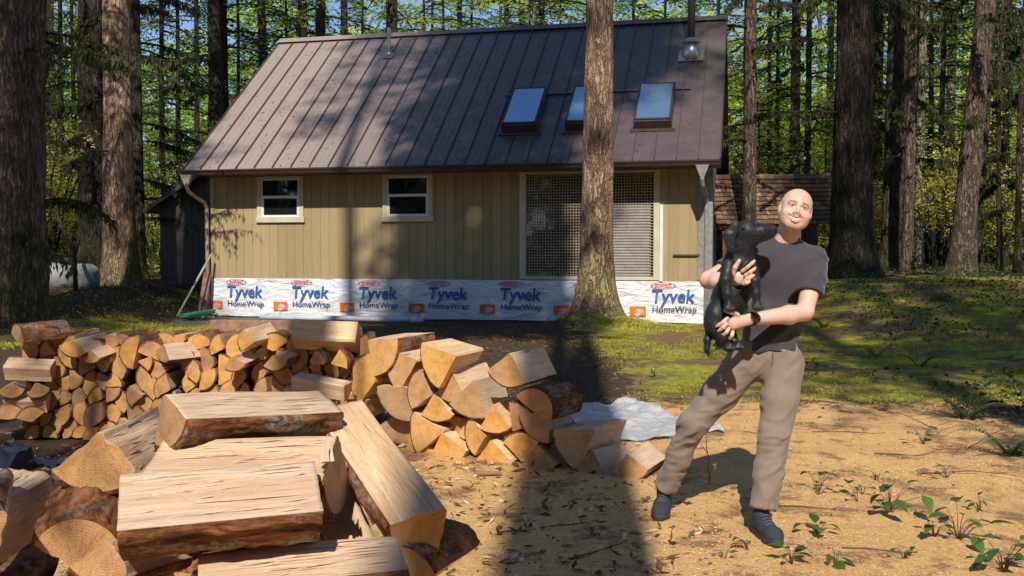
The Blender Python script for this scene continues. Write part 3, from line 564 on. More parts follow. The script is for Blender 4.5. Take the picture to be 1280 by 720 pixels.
# ---------- firewood
def split_parts(half, R, L, seed, hi=False, flat_noise=1.0, bark=True):
    """wedge of a round: pith on the y axis, bark side towards +z. returns (wood V,F,mi), (bark V,F)"""
    nf = 14 if hi else 3; na = 26 if hi else 9; ny = 44 if hi else 5
    pts = []; kinds = []                                # outline, counter-clockwise; kind of the edge starting at the point
    a0 = pi / 2 - rad(half); a1 = pi / 2 + rad(half); rp = .012 if half < 88 else 0
    for i in range(nf):
        t = i / nf; pts.append((cos(a0) * (rp + (R - rp) * t), sin(a0) * (rp + (R - rp) * t))); kinds.append(0)
    for i in range(na):
        a = a0 + (a1 - a0) * i / na; pts.append((cos(a) * R, sin(a) * R)); kinds.append(1)
    for i in range(nf + 1):
        t = 1 - i / nf; pts.append((cos(a1) * (rp + (R - rp) * t), sin(a1) * (rp + (R - rp) * t))); kinds.append(0)
    pts = np.array(pts); n = len(pts); nrm = np.roll(pts, -1, 0) - np.roll(pts, 1, 0); nrm = np.stack([nrm[:, 1], -nrm[:, 0]], -1); nrm /= np.linalg.norm(nrm, axis=1, keepdims=True) + 1e-9
    ys = np.linspace(-L / 2, L / 2, ny); Pw = np.zeros((ny, n, 3)); Pw[..., 0] = pts[None, :, 0]; Pw[..., 2] = pts[None, :, 1]; Pw[..., 1] = ys[:, None]
    rr = np.hypot(pts[:, 0], pts[:, 1])
    isarc = np.isclose(rr, R, atol=1e-6)
    q = Pw + seed * 3.7
    d = np.where(isarc[None], .05 * R * fbm(q * np.array([9, 2.5, 9]), 5, 2), flat_noise * (.010 * fbm(q * np.array([7, 2.0, 7]), 6, 2) + .0045 * fbm(q * np.array([60, 1.6, 60]), 7, 3)))
    if hi: d = d + np.where(isarc[None], 0, flat_noise * .004 * np.maximum(0, fbm(q * np.array([25, 1.2, 25]), 11, 2)) * 2)
    bow = .012 * fbm(np.stack([ys * 2.2 + seed, ys * 0, ys * 0], -1), 12, 2)
    Pd = Pw.copy(); Pd[..., 0] += nrm[None, :, 0] * d + bow[:, None]; Pd[..., 2] += nrm[None, :, 1] * d
    sk_ = .05 * math.sin(seed * 7.1); Pd[..., 1] += (Pw[..., 0] * sk_) * (np.abs(ys[:, None]) / (L / 2))     # ends sawn a little off square
    i = np.arange(ny * n).reshape(ny, n); j = np.roll(i, -1, 1)
    F = [tuple(x) for x in np.stack([i[:-1], i[1:], j[1:], j[:-1]], -1).reshape(-1, 4)]
    mk_ = [1 if k == 0 else 2 for k in kinds] * (ny - 1)
    V = Pd.reshape(-1, 3)
    # end caps: a fan round an inner point
    cen = np.array([[0, 0, R * .55]]); cap = []
    for e, row in ((0, 0), (1, ny - 1)):
        c = cen.copy(); c[0, 1] = ys[row]; V = np.vstack([V, c]); ci = len(V) - 1
        for k in range(n):
            a_, b_ = i[row, k], i[row, (k + 1) % n]
            F.append((a_, b_, ci) if e == 0 else (b_, a_, ci)); mk_.append(0)
    W_ = np.vstack([Pw.reshape(-1, 3), V[-2:]])
    if hi:                                              # torn slivers standing off the split faces
        rs = random.Random(int(seed * 10)); ex = []; ew = []
        for k in range(80):
            f_ = rs.randrange(2); jx = rs.randint(1, nf - 1) if f_ == 0 else nf + na + rs.randint(1, nf - 1); iy = rs.randint(2, ny - 3); ln_ = rs.uniform(.02, .10) * rs.choice([1, 1, 1.6]); w_ = rs.uniform(.0008, .0028); lift = rs.uniform(.0008, .004); iy = min(iy, int((ny - 1) * (1 - ln_ / L)) - 2)
            p = Pd[iy, jx]; n3 = np.array([nrm[jx, 0], 0, nrm[jx, 1]]); t3 = np.array([-n3[2], 0, n3[0]]); d3 = np.array([rs.uniform(-.03, .03), 1, rs.uniform(-.03, .03)]); b0_ = len(V) + len(ex)
            ex += [p - t3 * w_ + n3 * .0005, p + t3 * w_ + n3 * .0005, p + d3 * ln_ * .5 + t3 * w_ * .8 + n3 * lift, p + d3 * ln_ + n3 * lift * 1.6, p + d3 * ln_ * .5 - t3 * w_ * .8 + n3 * lift]; ew += [p, p, p + d3 * ln_ * .5, p + d3 * ln_, p + d3 * ln_ * .5]
            F.append((b0_, b0_ + 1, b0_ + 2, b0_ + 4)); F.append((b0_ + 4, b0_ + 2, b0_ + 3)); mk_ = mk_ + [1, 1]
        V = np.vstack([V, ex]); W_ = np.vstack([W_, ew])
    sm = [False] * len(F)
    out = (V, F, mk_, W_)
    bk = None
    if bark:
        nb = na + 1; nyb = ny * (2 if hi else 1); ang = np.linspace(a0, a1, nb * (2 if hi else 1)); nb = len(ang); yb = np.linspace(-L / 2 + .002, L / 2 - .002, nyb)
        A_, Y_ = np.meshgrid(ang, yb); base = np.stack([np.cos(A_) * R, Y_, np.sin(A_) * R], -1); qq = base + seed * 3.7
        r0 = R * (1 + .05 * fbm(qq * np.array([9, 2.5, 9]), 5, 2))
        th = .008 + .010 * np.abs(fbm(qq * np.array([22, 7, 22]), 8, 3)) + (.008 * np.abs(fbm(qq * np.array([60, 16, 60]), 9, 2)) if hi else 0)
        edge = np.minimum((A_ - a0) / (a1 - a0), (a1 - A_) / (a1 - a0)) * 20; th = th * np.clip(edge + .15, 0, 1)
        ro = r0 + th; ri = r0 - .002
        bo = np.stack([np.cos(A_) * ro, Y_, np.sin(A_) * ro], -1); bi = np.stack([np.cos(A_) * ri, Y_, np.sin(A_) * ri], -1)
        bb = .012 * fbm(np.stack([yb * 2.2 + seed, yb * 0, yb * 0], -1), 12, 2)
        bo[..., 0] += bb[:, None]; bi[..., 0] += bb[:, None]
        io = np.arange(nyb * nb).reshape(nyb, nb); ii = io + nyb * nb
        Fb = list(map(tuple, np.stack([io[:-1, :-1], io[1:, :-1], io[1:, 1:], io[:-1, 1:]], -1).reshape(-1, 4)))
        for e in (0, nyb - 1):
            for k in range(nb - 1): Fb.append((io[e, k], io[e, k + 1], ii[e, k + 1], ii[e, k]))
        Vb = np.vstack([bo.reshape(-1, 3), bi.reshape(-1, 3)]); bk = (Vb, Fb, Vb)
    return out, bk
def add_split(name, mat4, half, R, L, seed, label, group=None, hi=False, bark=True, cat='firewood', fn=1.0):
    (V, F, mk_, W_), bk = split_parts(half, R, L, seed, hi, fn, bark)
    o = mesh(name, V, F, [M['end'], M['face'], M['bark']], mk_, False, None, {'wood': ('FLOAT_VECTOR', W_)})
    if hi: o.data.polygons.foreach_set('use_smooth', np.array([x != 0 for x in mk_]))
    o.matrix_world = mat4; tag(o, label, cat, group)
    if bk: mesh('bark', bk[0], bk[1], [M['bark']], None, True, o, {'wood': ('FLOAT_VECTOR', bk[2])})
    return o
def frame(axis, hint, loc):
    y = Vector(axis).normalized(); z = Vector(hint); z = (z - y * z.dot(y)).normalized(); x = y.cross(z)
    m = Matrix((x, y, z)).transposed().to_4x4(); m.translation = loc; return m
ORD = ['zeroth', 'first', 'second', 'third', 'fourth', 'fifth', 'sixth', 'seventh', 'eighth', 'ninth', 'tenth', 'eleventh', 'twelfth', 'thirteenth', 'fourteenth', 'fifteenth', 'sixteenth', 'seventeenth', 'eighteenth', 'nineteenth', 'twentieth', 'twenty-first', 'twenty-second', 'twenty-third', 'twenty-fourth', 'twenty-fifth', 'twenty-sixth', 'twenty-seventh', 'twenty-eighth', 'twenty-ninth', 'thirtieth']
SHAPE = lambda h: 'slim wedge' if h < 37 else 'quarter-round wedge' if h < 50 else 'broad wedge' if h < 70 else 'half-round split'
def row_labels(items, where, key=lambda t: (t[0], t[1]), rowh=.17):
    """items: list of (x, z, half). labels by row from the bottom and place from the left"""
    rows = {}
    for k, (x, z, h) in enumerate(items): rows.setdefault(int(max(0, z) / rowh), []).append((x, k))
    lab = {}; names = ['bottom', 'second', 'third', 'fourth', 'fifth', 'sixth', 'seventh']
    for r_, l in rows.items():
        for j, (x, k) in enumerate(sorted(l)):
            lab[k] = '%s, %s from left, %s row up of %s' % (SHAPE(items[k][2]), ORD[j + 1] if j + 1 < len(ORD) else 'last', names[min(r_, 6)], where) if r_ else '%s, %s from left, bottom row of %s' % (SHAPE(items[k][2]), ORD[j + 1], where)
    return lab
rng = random.Random(12)
def centro(h, R):
    a = rad(h); return (2 / 3) * R * math.sin(a) / a
items = []
for (h, R, x, z, a) in PACK:
    c = centro(h, R); items.append((x + c * sin(a), z + c * cos(a), h))
lab = row_labels(items, 'the long low firewood stack', rowh=.145)
YA = 7.5
for k, (h, R, x, z, a) in enumerate(PACK):
    L_ = .42 + rng.uniform(-.02, .02); yo = rng.uniform(-.035, .035) + max(0, (x + 1.4)) * -.1
    m4 = Matrix.Translation((x, YA + .21 + yo, z + gzf(x, YA) * .3 + .01)) @ Matrix.Rotation(a, 4, 'Y') @ Matrix.Rotation(rng.uniform(-.06, .06), 4, 'Z') @ Matrix.Rotation(rng.uniform(-.03, .03), 4, 'X')
    add_split('split_log', m4, min(h, 88), R * 1.035, L_, k * 1.31 + .3, lab[k], 'firewood pieces in the long low stack')
# second layer a little deeper, so that no daylight shows through the gaps
def lay(name, pa, pb, hint, half, R, seed, label, group=None, L=None, hi=False, bark=True, fn=1.0):
    pa = Vector(pa); pb = Vector(pb); ax = pb - pa
    return add_split(name, frame(ax, hint, (pa + pb) / 2), half, R, L or ax.length, seed, label, group, hi, bark, fn=fn)
G1 = 'loose pieces lying on top of the long low stack'
top = [ # pixel of near end, Y, pixel of far end, Y, hint, half, R, label
 ((22, 428), 7.35, (82, 422), 7.6, (.1, -.2, 1), 75, .13, 'round bark-covered log lying at the left end on top of the stack'),
 ((92, 424), 7.3, (132, 414), 7.68, (-.2, .1, -1), 55, .135, 'pale-topped wedge pointing away on top of the stack, beside the bark-covered log'),
 ((112, 437), 7.32, (150, 424), 7.7, (.1, 0, -1), 45, .10, 'small wedge with a grey weathered top, in front of the pale-topped wedge'),
 ((205, 430), 7.35, (255, 425), 7.6, (-.4, 0, -1), 45, .135, 'wide wedge with a knot in its flat top, middle of the stack top'),
 ((290, 444), 7.3, (318, 432), 7.65, (.2, 0, -1), 48, .12, 'tan wedge leaning against the upright half-round on the stack'),
 ((318, 430), 7.28, (350, 420), 7.66, (-1, 0, .15), 42, .13, 'wedge standing on edge with dark bark on its far side, on the stack'),
 ((342, 443), 7.3, (370, 434), 7.66, (.3, 0, -1), 60, .12, 'half-round split with orange end under the crosswise block'),
 ((364, 424), 7.34, (444, 427), 7.30, (0, 1, .25), 50, .155, 'square pale block laid crosswise on top of the stack'),
 ((364, 470), 7.18, (430, 482), 7.05, (0, 1, -.6), 40, .125, 'pale split laid crosswise in the face of the stack under two bark-backed wedges'),
 ((386, 452), 7.2, (398, 449), 7.55, (1, 0, .5), 35, .11, 'narrow wedge with rough bark on its upper side, left of its twin'),
 ((412, 455), 7.2, (424, 452), 7.55, (1, 0, .4), 36, .13, 'narrow wedge with rough bark on its upper side, right of its twin'),
 ((3, 458), 7.32, (62, 460), 7.34, (0, 1, -.3), 45, .12, 'yellowish split laid crosswise, upper one in the cribbed stack end'),
 ((3, 500), 7.32, (56, 502), 7.34, (0, 1, -.3), 45, .11, 'yellowish split laid crosswise, lower one in the cribbed stack end'),
 ((14, 480), 7.3, (18, 476), 7.7, (0, 0, -1), 60, .10, 'wedge end between the two crosswise splits, left one of the pair'),
 ((44, 480), 7.3, (48, 476), 7.7, (.3, 0, -1), 50, .10, 'wedge end between the two crosswise splits, right one of the pair'),
 ((12, 525), 7.3, (16, 520), 7.7, (0, 0, 1), 80, .11, 'bark-topped half round at the foot of the cribbed stack end'),
 ((40, 528), 7.3, (44, 522), 7.7, (-.2, 0, 1), 60, .11, 'dark-barked wedge at the foot of the cribbed stack end'),
]
for k, (pa, ya, pb, yb, hint, hf, R, lb) in enumerate(top): lay('split_log', at(*pa, ya), at(*pb, yb), hint, hf, R, 200 + k * 1.7, lb, G1 if k < 8 else None, hi=False)

# right stack, read piece by piece: pith and bark direction in its face; the face turns to the right end
n_st = Vector((.47, .88, 0)).normalized(); p_st = Vector((-1.2, 7.35, 0)); ax_st = n_st
def on_face(px, py, back=0):
    r = ray(px, py); t = (p_st + n_st * back - Vector((0, 0, HC))).dot(n_st) / r.dot(n_st); return Vector((0, 0, HC)) + r * t
zx = Vector((.88, -.47, 0))
PZ = [ # zoom pixels: pith x, y, bark direction in degrees, radius (zoom px), half angle, forward offset m, bark?
 (165,40,-38,128,42,0),(335,112,-160,138,36,0),(190,185,172,100,62,0),(300,205,-128,118,50,0),(472,92,-158,138,36,-.06),(455,142,-92,112,32,.02),
 (532,176,-106,135,32,0),(655,84,-103,118,42,-.08),(735,285,62,78,82,-.03),(790,285,-128,112,40,0),(390,232,168,98,46,0),(400,222,-88,100,38,.01),
 (602,262,-86,100,33,0),(668,362,60,103,38,.02),(572,372,-172,84,52,.01),(432,352,-172,136,31,.01),(425,360,-76,110,44,0),(310,352,-72,112,32,.02),
 (590,385,-84,105,42,-.01),(700,465,96,102,46,.02),(750,405,-84,96,44,-.01),(952,350,-142,165,32,-.02),(945,420,-96,100,38,-.03),(1062,430,-78,96,46,-.05),
 (160,242,-150,84,42,.02),(800,400,-60,95,50,.08),(520,300,-60,90,60,.1),(640,320,-90,110,60,.12),(460,300,-70,100,60,.14),(280,290,-90,110,60,.12),(700,240,-90,120,60,.14),(880,400,-80,100,60,.12),(250,120,-60,120,60,.14),(560,420,-80,90,60,.12)]
LB = ['curved wedge leaning left at the high left corner of the tumbled stack','broad wedge resting against the curved corner wedge of the tumbled stack','half-round split at the left edge of the tumbled stack',
 'dark-edged wedge below the two corner wedges of the tumbled stack','blocky wedge with a sunlit flat top sticking out of the tumbled stack','bark-topped split beside the blocky wedge in the tumbled stack',
 'wide wedge at the centre top of the tumbled stack, apex upward','large pale-topped wedge crowning the tumbled stack','half-round log with grey bark on top, right under the crowning wedge',
 'right-leaning wedge under the grey-barked half round','tall half-round end just left of the middle of the tumbled stack','quarter-round end beside the tall half-round end, mid stack',
 'fan-shaped end below the wide centre wedge of the tumbled stack','inverted wedge end wedged between two fan-shaped ends, mid stack','orange shaded half-round end left of the lowest middle wedge',
 'long pale split end in the lower left of the tumbled stack','triangular wedge standing on the sawdust, lower left of the tumbled stack','leaning split end at the bottom left of the tumbled stack',
 'small triangular wedge on the sawdust at the middle of the tumbled stack','domed end behind the small triangular wedge on the sawdust','triangular wedge on the sawdust, right of the domed end',
 'big split with a torn spike of bark leaning at the right of the stack','wedge with sawdust on its top, second from the right end on the ground','outermost wedge at the right end of the tumbled stack']
for k, q in enumerate(PZ):
    x, y, d, R, h, fw = q
    a = rad(d); p = on_face(400 + x / 2.77, 410 + y / 2.77, fw)
    Rm = R * .00205 * (p.y / 6.9); hint = zx * cos(a) + Vector((0, 0, 1)) * sin(a)
    ax = (ax_st + Vector((rng.uniform(-.1, .1), 0, rng.uniform(-.03, .05)))).normalized(); Ln = .43 + rng.uniform(-.02, .03)
    if k == 21: Ln = .5
    lb = LB[k] if k < len(LB) else 'split set deep in the gaps of the tumbled stack, mostly hidden'
    add_split('split_log', frame(ax, hint, p + ax * Ln / 2), h, Rm, Ln, 300 + k * 1.9, lb, 'pieces set deep inside the tumbled stack' if k >= len(LB) else 'firewood pieces in the tumbled stack', hi=False)

# front heap: large splits close to the camera
def hero(pa, ya, pb, yb, hint, half, R, label, seed, fn=1.3, L=None, bark=True, n=None):
    A_, B_ = Vector(at(*pa, ya)), Vector(at(*pb, yb))
    if n is not None:                                    # n: the way the face in view looks; hint only picks the side of the bark
        y = (B_ - A_).normalized(); nn = Vector(n); nn = (nn - y * nn.dot(y)).normalized()
        c = [Quaternion(y, sg * rad(90 + half)) @ nn for sg in (-1, 1)]; hint = max(c, key=lambda v: v.dot(Vector(hint)))
    return lay('large_split_log', A_, B_, hint, half, R, seed, label, 'large splits heaped in the foreground', L, True, bark, fn)
hero((203, 490), 2.15, (395, 486), 2.45, (0, 0, -1), 40, .122, 'topmost split of the heap, smooth pale face above a strip of dark bark', 1.1, .9, n=(-.05, -.55, .84))
hero((122, 532), 2.12, (196, 500), 2.47, (-.5, 0, -1), 43, .14, 'wedge with its big orange sawn end toward the viewer, propped left of the topmost split', 2.3, 2.0, n=(.75, -.1, .6))
hero((205, 545), 2.14, (422, 542), 2.14, (0, 0, -1), 52, .17, 'knotty pale split lying between the topmost split and the widest one', 3.7, 1.6, n=(0, -.4, .92))
W4 = hero((150, 585), 1.86, (392, 566), 1.97, (0, 0, -1), 44, .16, 'widest split of the heap, ridged pale face over a thick band of bark', 4.9, 1.9, n=(-.03, -.55, .84))
hero((458, 496), 2.5, (560, 632), 2.14, (-1, 0, -.6), 40, .135, 'long smooth split sliding down the right side of the heap', 5.3, .8, L=.47, n=(.3, -.8, .55))
hero((95, 705), 1.95, (122, 625), 2.35, (.1, -.1, 1), 62, .088, 'half-round log with lichen-grey bark on top at the left of the heap', 6.1)
hero((-5, 632), 1.95, (62, 590), 2.35, (-1, 0, -1), 50, .12, 'pinkish split face at the left edge of the heap', 7.7, n=(.2, -.5, .9))
hero((-8, 700), 1.75, (10, 640), 2.1, (-.6, 0, .5), 60, .09, 'tan sawn end cut by the lower left corner', 8.9)
hero((248, 690), 1.9, (495, 668), 2.02, (0, .2, -1), 46, .13, 'pale split lying along the bottom under the widest one', 9.2, n=(0, -.3, 1))
hero((132, 668), 1.87, (215, 650), 2.2, (-.2, 0, -1), 40, .09, 'orange-ended split poking out beneath the widest one', 10.4)
hero((440, 600), 2.35, (478, 690), 2.2, (-.3, .6, -.9), 46, .11, 'shaded pinkish split tucked behind the long sliding one', 11.8, n=(.3, -.8, .5))
hero((560, 668), 2.5, (545, 760), 2.35, (-1, .2, 0), 40, .10, 'dark-sided split standing at the right foot of the heap', 12.5, n=(.5, -.8, .2))
hero((500, 738), 2.1, (560, 700), 2.45, (0, -.3, 1), 60, .09, 'bark-topped log at the very bottom right of the heap', 13.5)
b = MB(); rs = random.Random(4)                          # torn splinters at the right end of the widest split
for k in range(9):
    x = -.01 + k * .0075; h_ = rs.uniform(.02, .055) * (1.2 if k < 4 else .6); w_ = rs.uniform(.004, .008); y0 = .20 + rs.uniform(-.012, .008)
    b.add([(x - w_, y0, .02), (x + w_, y0, .02), (x + w_, y0 + .014, .02), (x - w_, y0 + .014, .02), (x + rs.uniform(-.01, .01), y0 + .012, .02 - h_)], [(0, 1, 2, 3), (1, 0, 4), (2, 1, 4), (3, 2, 4), (0, 3, 4)])
b.build('splinters', M['face'], W4)
fr = random.Random(5)
for k in range(26):                                   # the body of the heap below
    lev = k // 9; X0, X1 = -2.0 + lev * .12, -.35 - lev * .13
    x = X0 + (X1 - X0) * ((k % 9) + .5) / 9 + fr.uniform(-.05, .05); y = 2.45 + fr.uniform(-.35, .45) + (.25 if x > -.9 else 0); z = .13 + lev * .22
    a = fr.uniform(-.9, .9); ax = Vector((sin(a), cos(a), fr.uniform(-.12, .12)))
    add_split('large_split_log', frame(ax, (fr.uniform(-1, 1), 0, fr.uniform(-1, 1)), (x, y, z)), fr.choice([42, 48, 60]), fr.uniform(.12, .15), .44, 400 + k * 2.1, 'split buried in the body of the foreground heap, shaded by those on top', 'splits buried in the foreground heap')
# ---------- trees
def trunk_mesh(r, h, seed, n=40, rings=70, flare=.8, furrow=.05, lean=(0, 0), wob=.0, top=.25):
    t = np.linspace(0, 1, rings) ** 1.7; zs = t * (h + .6) - .6
    A = np.linspace(0, 2 * pi, n, endpoint=False); Z, AA = np.meshgrid(zs, A, indexing='ij')
    rr = r * (1 - (1 - top) * np.clip(Z / h, 0, 1)); zz = np.maximum(Z, -.1)
    lob = 1 + .4 * np.sin(AA * 4 + seed) * 1 + .25 * np.sin(AA * 7 + seed * 2)
    rr = rr * (1 + flare * np.exp(-zz / .38) * (.55 + .45 * lob) + .12 * np.exp(-zz / 1.8))
    P = np.stack([np.cos(AA) * r, np.sin(AA) * r, Z], -1) + seed * 5.3
    rid = 1 - np.abs(fbm(P * np.array([7, 7, 1.1]), 3, 3)) * 2
    rr = rr + r * furrow * (rid - .5) * 1.4 + r * .06 * fbm(P * .9, 4, 2)
    cx = lean[0] * Z + wob * np.sin(Z * .35 + seed); cy = lean[1] * Z + wob * np.cos(Z * .28 + seed)
    V = np.stack([cx + np.cos(AA) * rr, cy + np.sin(AA) * rr, Z], -1).reshape(-1, 3)
    i = np.arange(rings * n).reshape(rings, n); j = np.roll(i, -1, 1)
    F = np.stack([i[:-1], j[:-1], j[1:], i[1:]], -1).reshape(-1, 4)
    return V, F
def quads(C_, D, U, l, w):
    """diamond leaves at C_ pointing along D, flat in the D/U plane"""
    C_ = np.asarray(C_); D = D / (np.linalg.norm(D, axis=1, keepdims=True) + 1e-9); S = np.cross(D, U); S /= np.linalg.norm(S, axis=1, keepdims=True) + 1e-9
    l = np.asarray(l).reshape(-1, 1); w = np.asarray(w).reshape(-1, 1)
    V = np.stack([C_, C_ + D * l * .5 + S * w, C_ + D * l, C_ + D * l * .5 - S * w], 1).reshape(-1, 3)
    F = np.arange(len(V)).reshape(-1, 4); return V, F
def bough(rg, L, az, z0, droop=.5, ls=.11, tw=.17, origin=(0, 0), up=.15, fill=1.0):
    """one conifer bough: leaf centres, directions, and the limb line"""
    ca, sa = cos(az), sin(az); Cs = []; Ds = []; limb = []
    def pos(t): return np.array([origin[0] + ca * L * t, origin[1] + sa * L * t, z0 + L * (up * t - droop * t * t)])
    for t in np.linspace(0, 1, 7): limb.append(pos(t))
    nt_ = max(3, int(L / tw)); sd = np.array([-sa, ca, 0])
    for k in range(nt_):
        t = .12 + .88 * (k + rg.random()) / nt_
        p = pos(t); fw = pos(min(1, t + .05)) - pos(t - .05); fw /= np.linalg.norm(fw)
        for s_ in (-1, 1):
            if rg.random() > fill: continue
            tl = (.42 * L * (1.05 - t) + .16) * rg.uniform(.6, 1.15)
            d = fw * rg.uniform(.5, .9) + sd * s_ + np.array([0, 0, rg.uniform(-.25, .05)]); d /= np.linalg.norm(d)
            m = max(2, int(tl / (ls * .55))); u = (np.arange(m) + .5) / m
            q = p + d[None] * (u * tl)[:, None] + np.array([0, 0, -1])[None] * (u * u * tl * .3)[:, None]
            sgn = np.where(np.arange(m) % 2 == 0, 1, -1)[:, None]
            e = np.cross(d, [0, 0, 1]); e /= np.linalg.norm(e) + 1e-9
            Cs.append(q); Ds.append(d[None] * .8 + e[None] * sgn * .75 + np.array([[0, 0, -.18]]))
    return np.vstack(Cs), np.vstack(Ds), limb
def crown_mesh(z0, z1, R0, R1, nb, ls, seed, droop=.5, fill=1.0, tw=.17, low_bare=0, Rmin=.5, azr=None):
    rg = random.Random(seed); nr = np.random.RandomState(seed); C1 = []; D1 = []; b = MB()
    for k in range(nb):
        t = (k + rg.random()) / nb; z = z0 + (z1 - z0) * t; L_ = (R0 + (R1 - R0) * t) * rg.uniform(.55, 1.15)
        az = rg.uniform(0, 2 * pi) if azr is None else rg.uniform(*azr)
        c, d, limb = bough(rg, max(L_, Rmin), az, z, droop * rg.uniform(.6, 1.3), ls, tw, fill=fill)
        C1.append(c); D1.append(d); b.tube(limb, [max(.008, .016 * L_) * (1 - .13 * i) for i in range(7)], 4, 0, True, False)
    Cc = np.vstack(C1); Dd = np.vstack(D1); n = len(Cc)
    Cc = Cc + nr.normal(0, ls * .25, Cc.shape)
    U = np.array([[0, 0, 1]]) + nr.normal(0, .45, (n, 3))
    V, F = quads(Cc, Dd, U, ls * nr.uniform(.8, 1.6, n), ls * nr.uniform(.16, .3, n))
    Vb = np.array([tuple(v) for v in b.v]); Fb = np.array(b.f) + len(V)
    return np.vstack([V, Vb]), np.vstack([F, Fb]), np.concatenate([np.zeros(len(F), int), np.ones(len(Fb), int)])
def vine_mesh(seed, h=4.5, nst=7, ls=.075, dens=1.0, spread=1.0):
    rg = random.Random(seed); nr = np.random.RandomState(seed); b = MB(); C1 = []
    for s_ in range(nst):
        az = rg.uniform(0, 2 * pi); H = h * rg.uniform(.6, 1.1); sp = spread * H * rg.uniform(.15, .45); pts = []
        for t in np.linspace(0, 1, 8): pts.append((cos(az) * sp * t ** 1.6 + rg.uniform(-.06, .06), sin(az) * sp * t ** 1.6 + rg.uniform(-.06, .06), H * (t - .12 * t * t)))
        b.tube(pts, [.028 * (1 - .11 * i) for i in range(8)], 5, 0, True, False)
        for k in range(int(16 * dens)):
            t = rg.uniform(.3, 1); i = min(6, int(t * 7)); f = t * 7 - i; p = np.array(pts[i]) * (1 - f) + np.array(pts[i + 1]) * f
            a2 = rg.uniform(0, 2 * pi); Lt = rg.uniform(.3, .9) * h / 4.5; d = np.array([cos(a2), sin(a2), rg.uniform(-.2, .5)])
            q = [p + d * Lt * u + np.array([0, 0, -.12 * u * u]) for u in (0, .5, 1)]; b.tube(q, [.008, .006, .003], 3, 0, True, False)
            m = rg.randint(9, 18); u = nr.uniform(.25, 1.05, m)
            C1.append(p + d[None] * (Lt * u)[:, None] + nr.normal(0, .09, (m, 3)))
    Cc = np.vstack(C1); n = len(Cc); D = nr.normal(0, 1, (n, 3)); D[:, 2] = D[:, 2] * .3 - .3; U = np.array([[0, 0, 1]]) + nr.normal(0, .5, (n, 3))
    V, F = quads(Cc, D, U, ls * nr.uniform(.7, 1.3, n), ls * nr.uniform(.35, .5, n)); Vb = np.array([tuple(v) for v in b.v]); Fb = np.array(b.f) + len(V)
    return np.vstack([V, Vb]), np.vstack([F, Fb]), np.concatenate([np.zeros(len(F), int), np.ones(len(Fb), int)])
PROTO = {}
def proto(key, fn, leafm, barkm, smooth=False):
    V, F, mi = fn(); o = mesh(key, V, F, [M[leafm], M[barkm]], mi, smooth); PROTO[key] = o.data; bpy.data.objects.remove(o)
for k in range(3):
    proto('crown_tall_%d' % k, lambda: crown_mesh(10, 27, 3.4, .8, 58, .2, 10 + k, .42, .8, .28), ['needle_mid', 'needle_dark', 'needle_bright'][k], 'trunk_bark')
    proto('crown_mid_%d' % k, lambda: crown_mesh(1.2, 13, 2.7, .5, 66, .14, 20 + k, .45, .8, .24), ['needle_bright', 'needle_mid', 'needle_mid'][k], 'trunk_bark')
proto('crown_small', lambda: crown_mesh(.3, 3.6, 1.25, .2, 46, .07, 31, .4, 1, .12), 'needle_bright', 'trunk_bark')
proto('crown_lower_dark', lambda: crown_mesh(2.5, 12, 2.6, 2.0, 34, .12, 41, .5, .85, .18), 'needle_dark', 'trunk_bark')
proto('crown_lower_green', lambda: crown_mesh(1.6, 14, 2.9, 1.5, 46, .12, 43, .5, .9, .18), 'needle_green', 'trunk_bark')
for k in range(3): proto('vine_%d' % k, lambda: vine_mesh(50 + k), 'leaf_maple', 'trunk_bark')
for k in range(3):
    V, F = trunk_mesh(1, 30, 60 + k, 20, 40, .5, .05, (0, 0), .15, .3)
    PROTO['trunk_%d' % k] = None
    for bm_ in ('trunk_bark', 'trunk_bark_red', 'trunk_bark_pale'):
        o = mesh('trunk', V, F, [M[bm_]], None, True); PROTO['trunk_%d_%s' % (k, bm_)] = o.data; bpy.data.objects.remove(o)
def child(name, me, parent, scale=(1, 1, 1), rz=0, loc=(0, 0, 0)):
    o = bpy.data.objects.new(name, me); C.objects.link(o); o.parent = parent; o.scale = scale; o.rotation_euler = (0, 0, rz); o.location = loc; return o
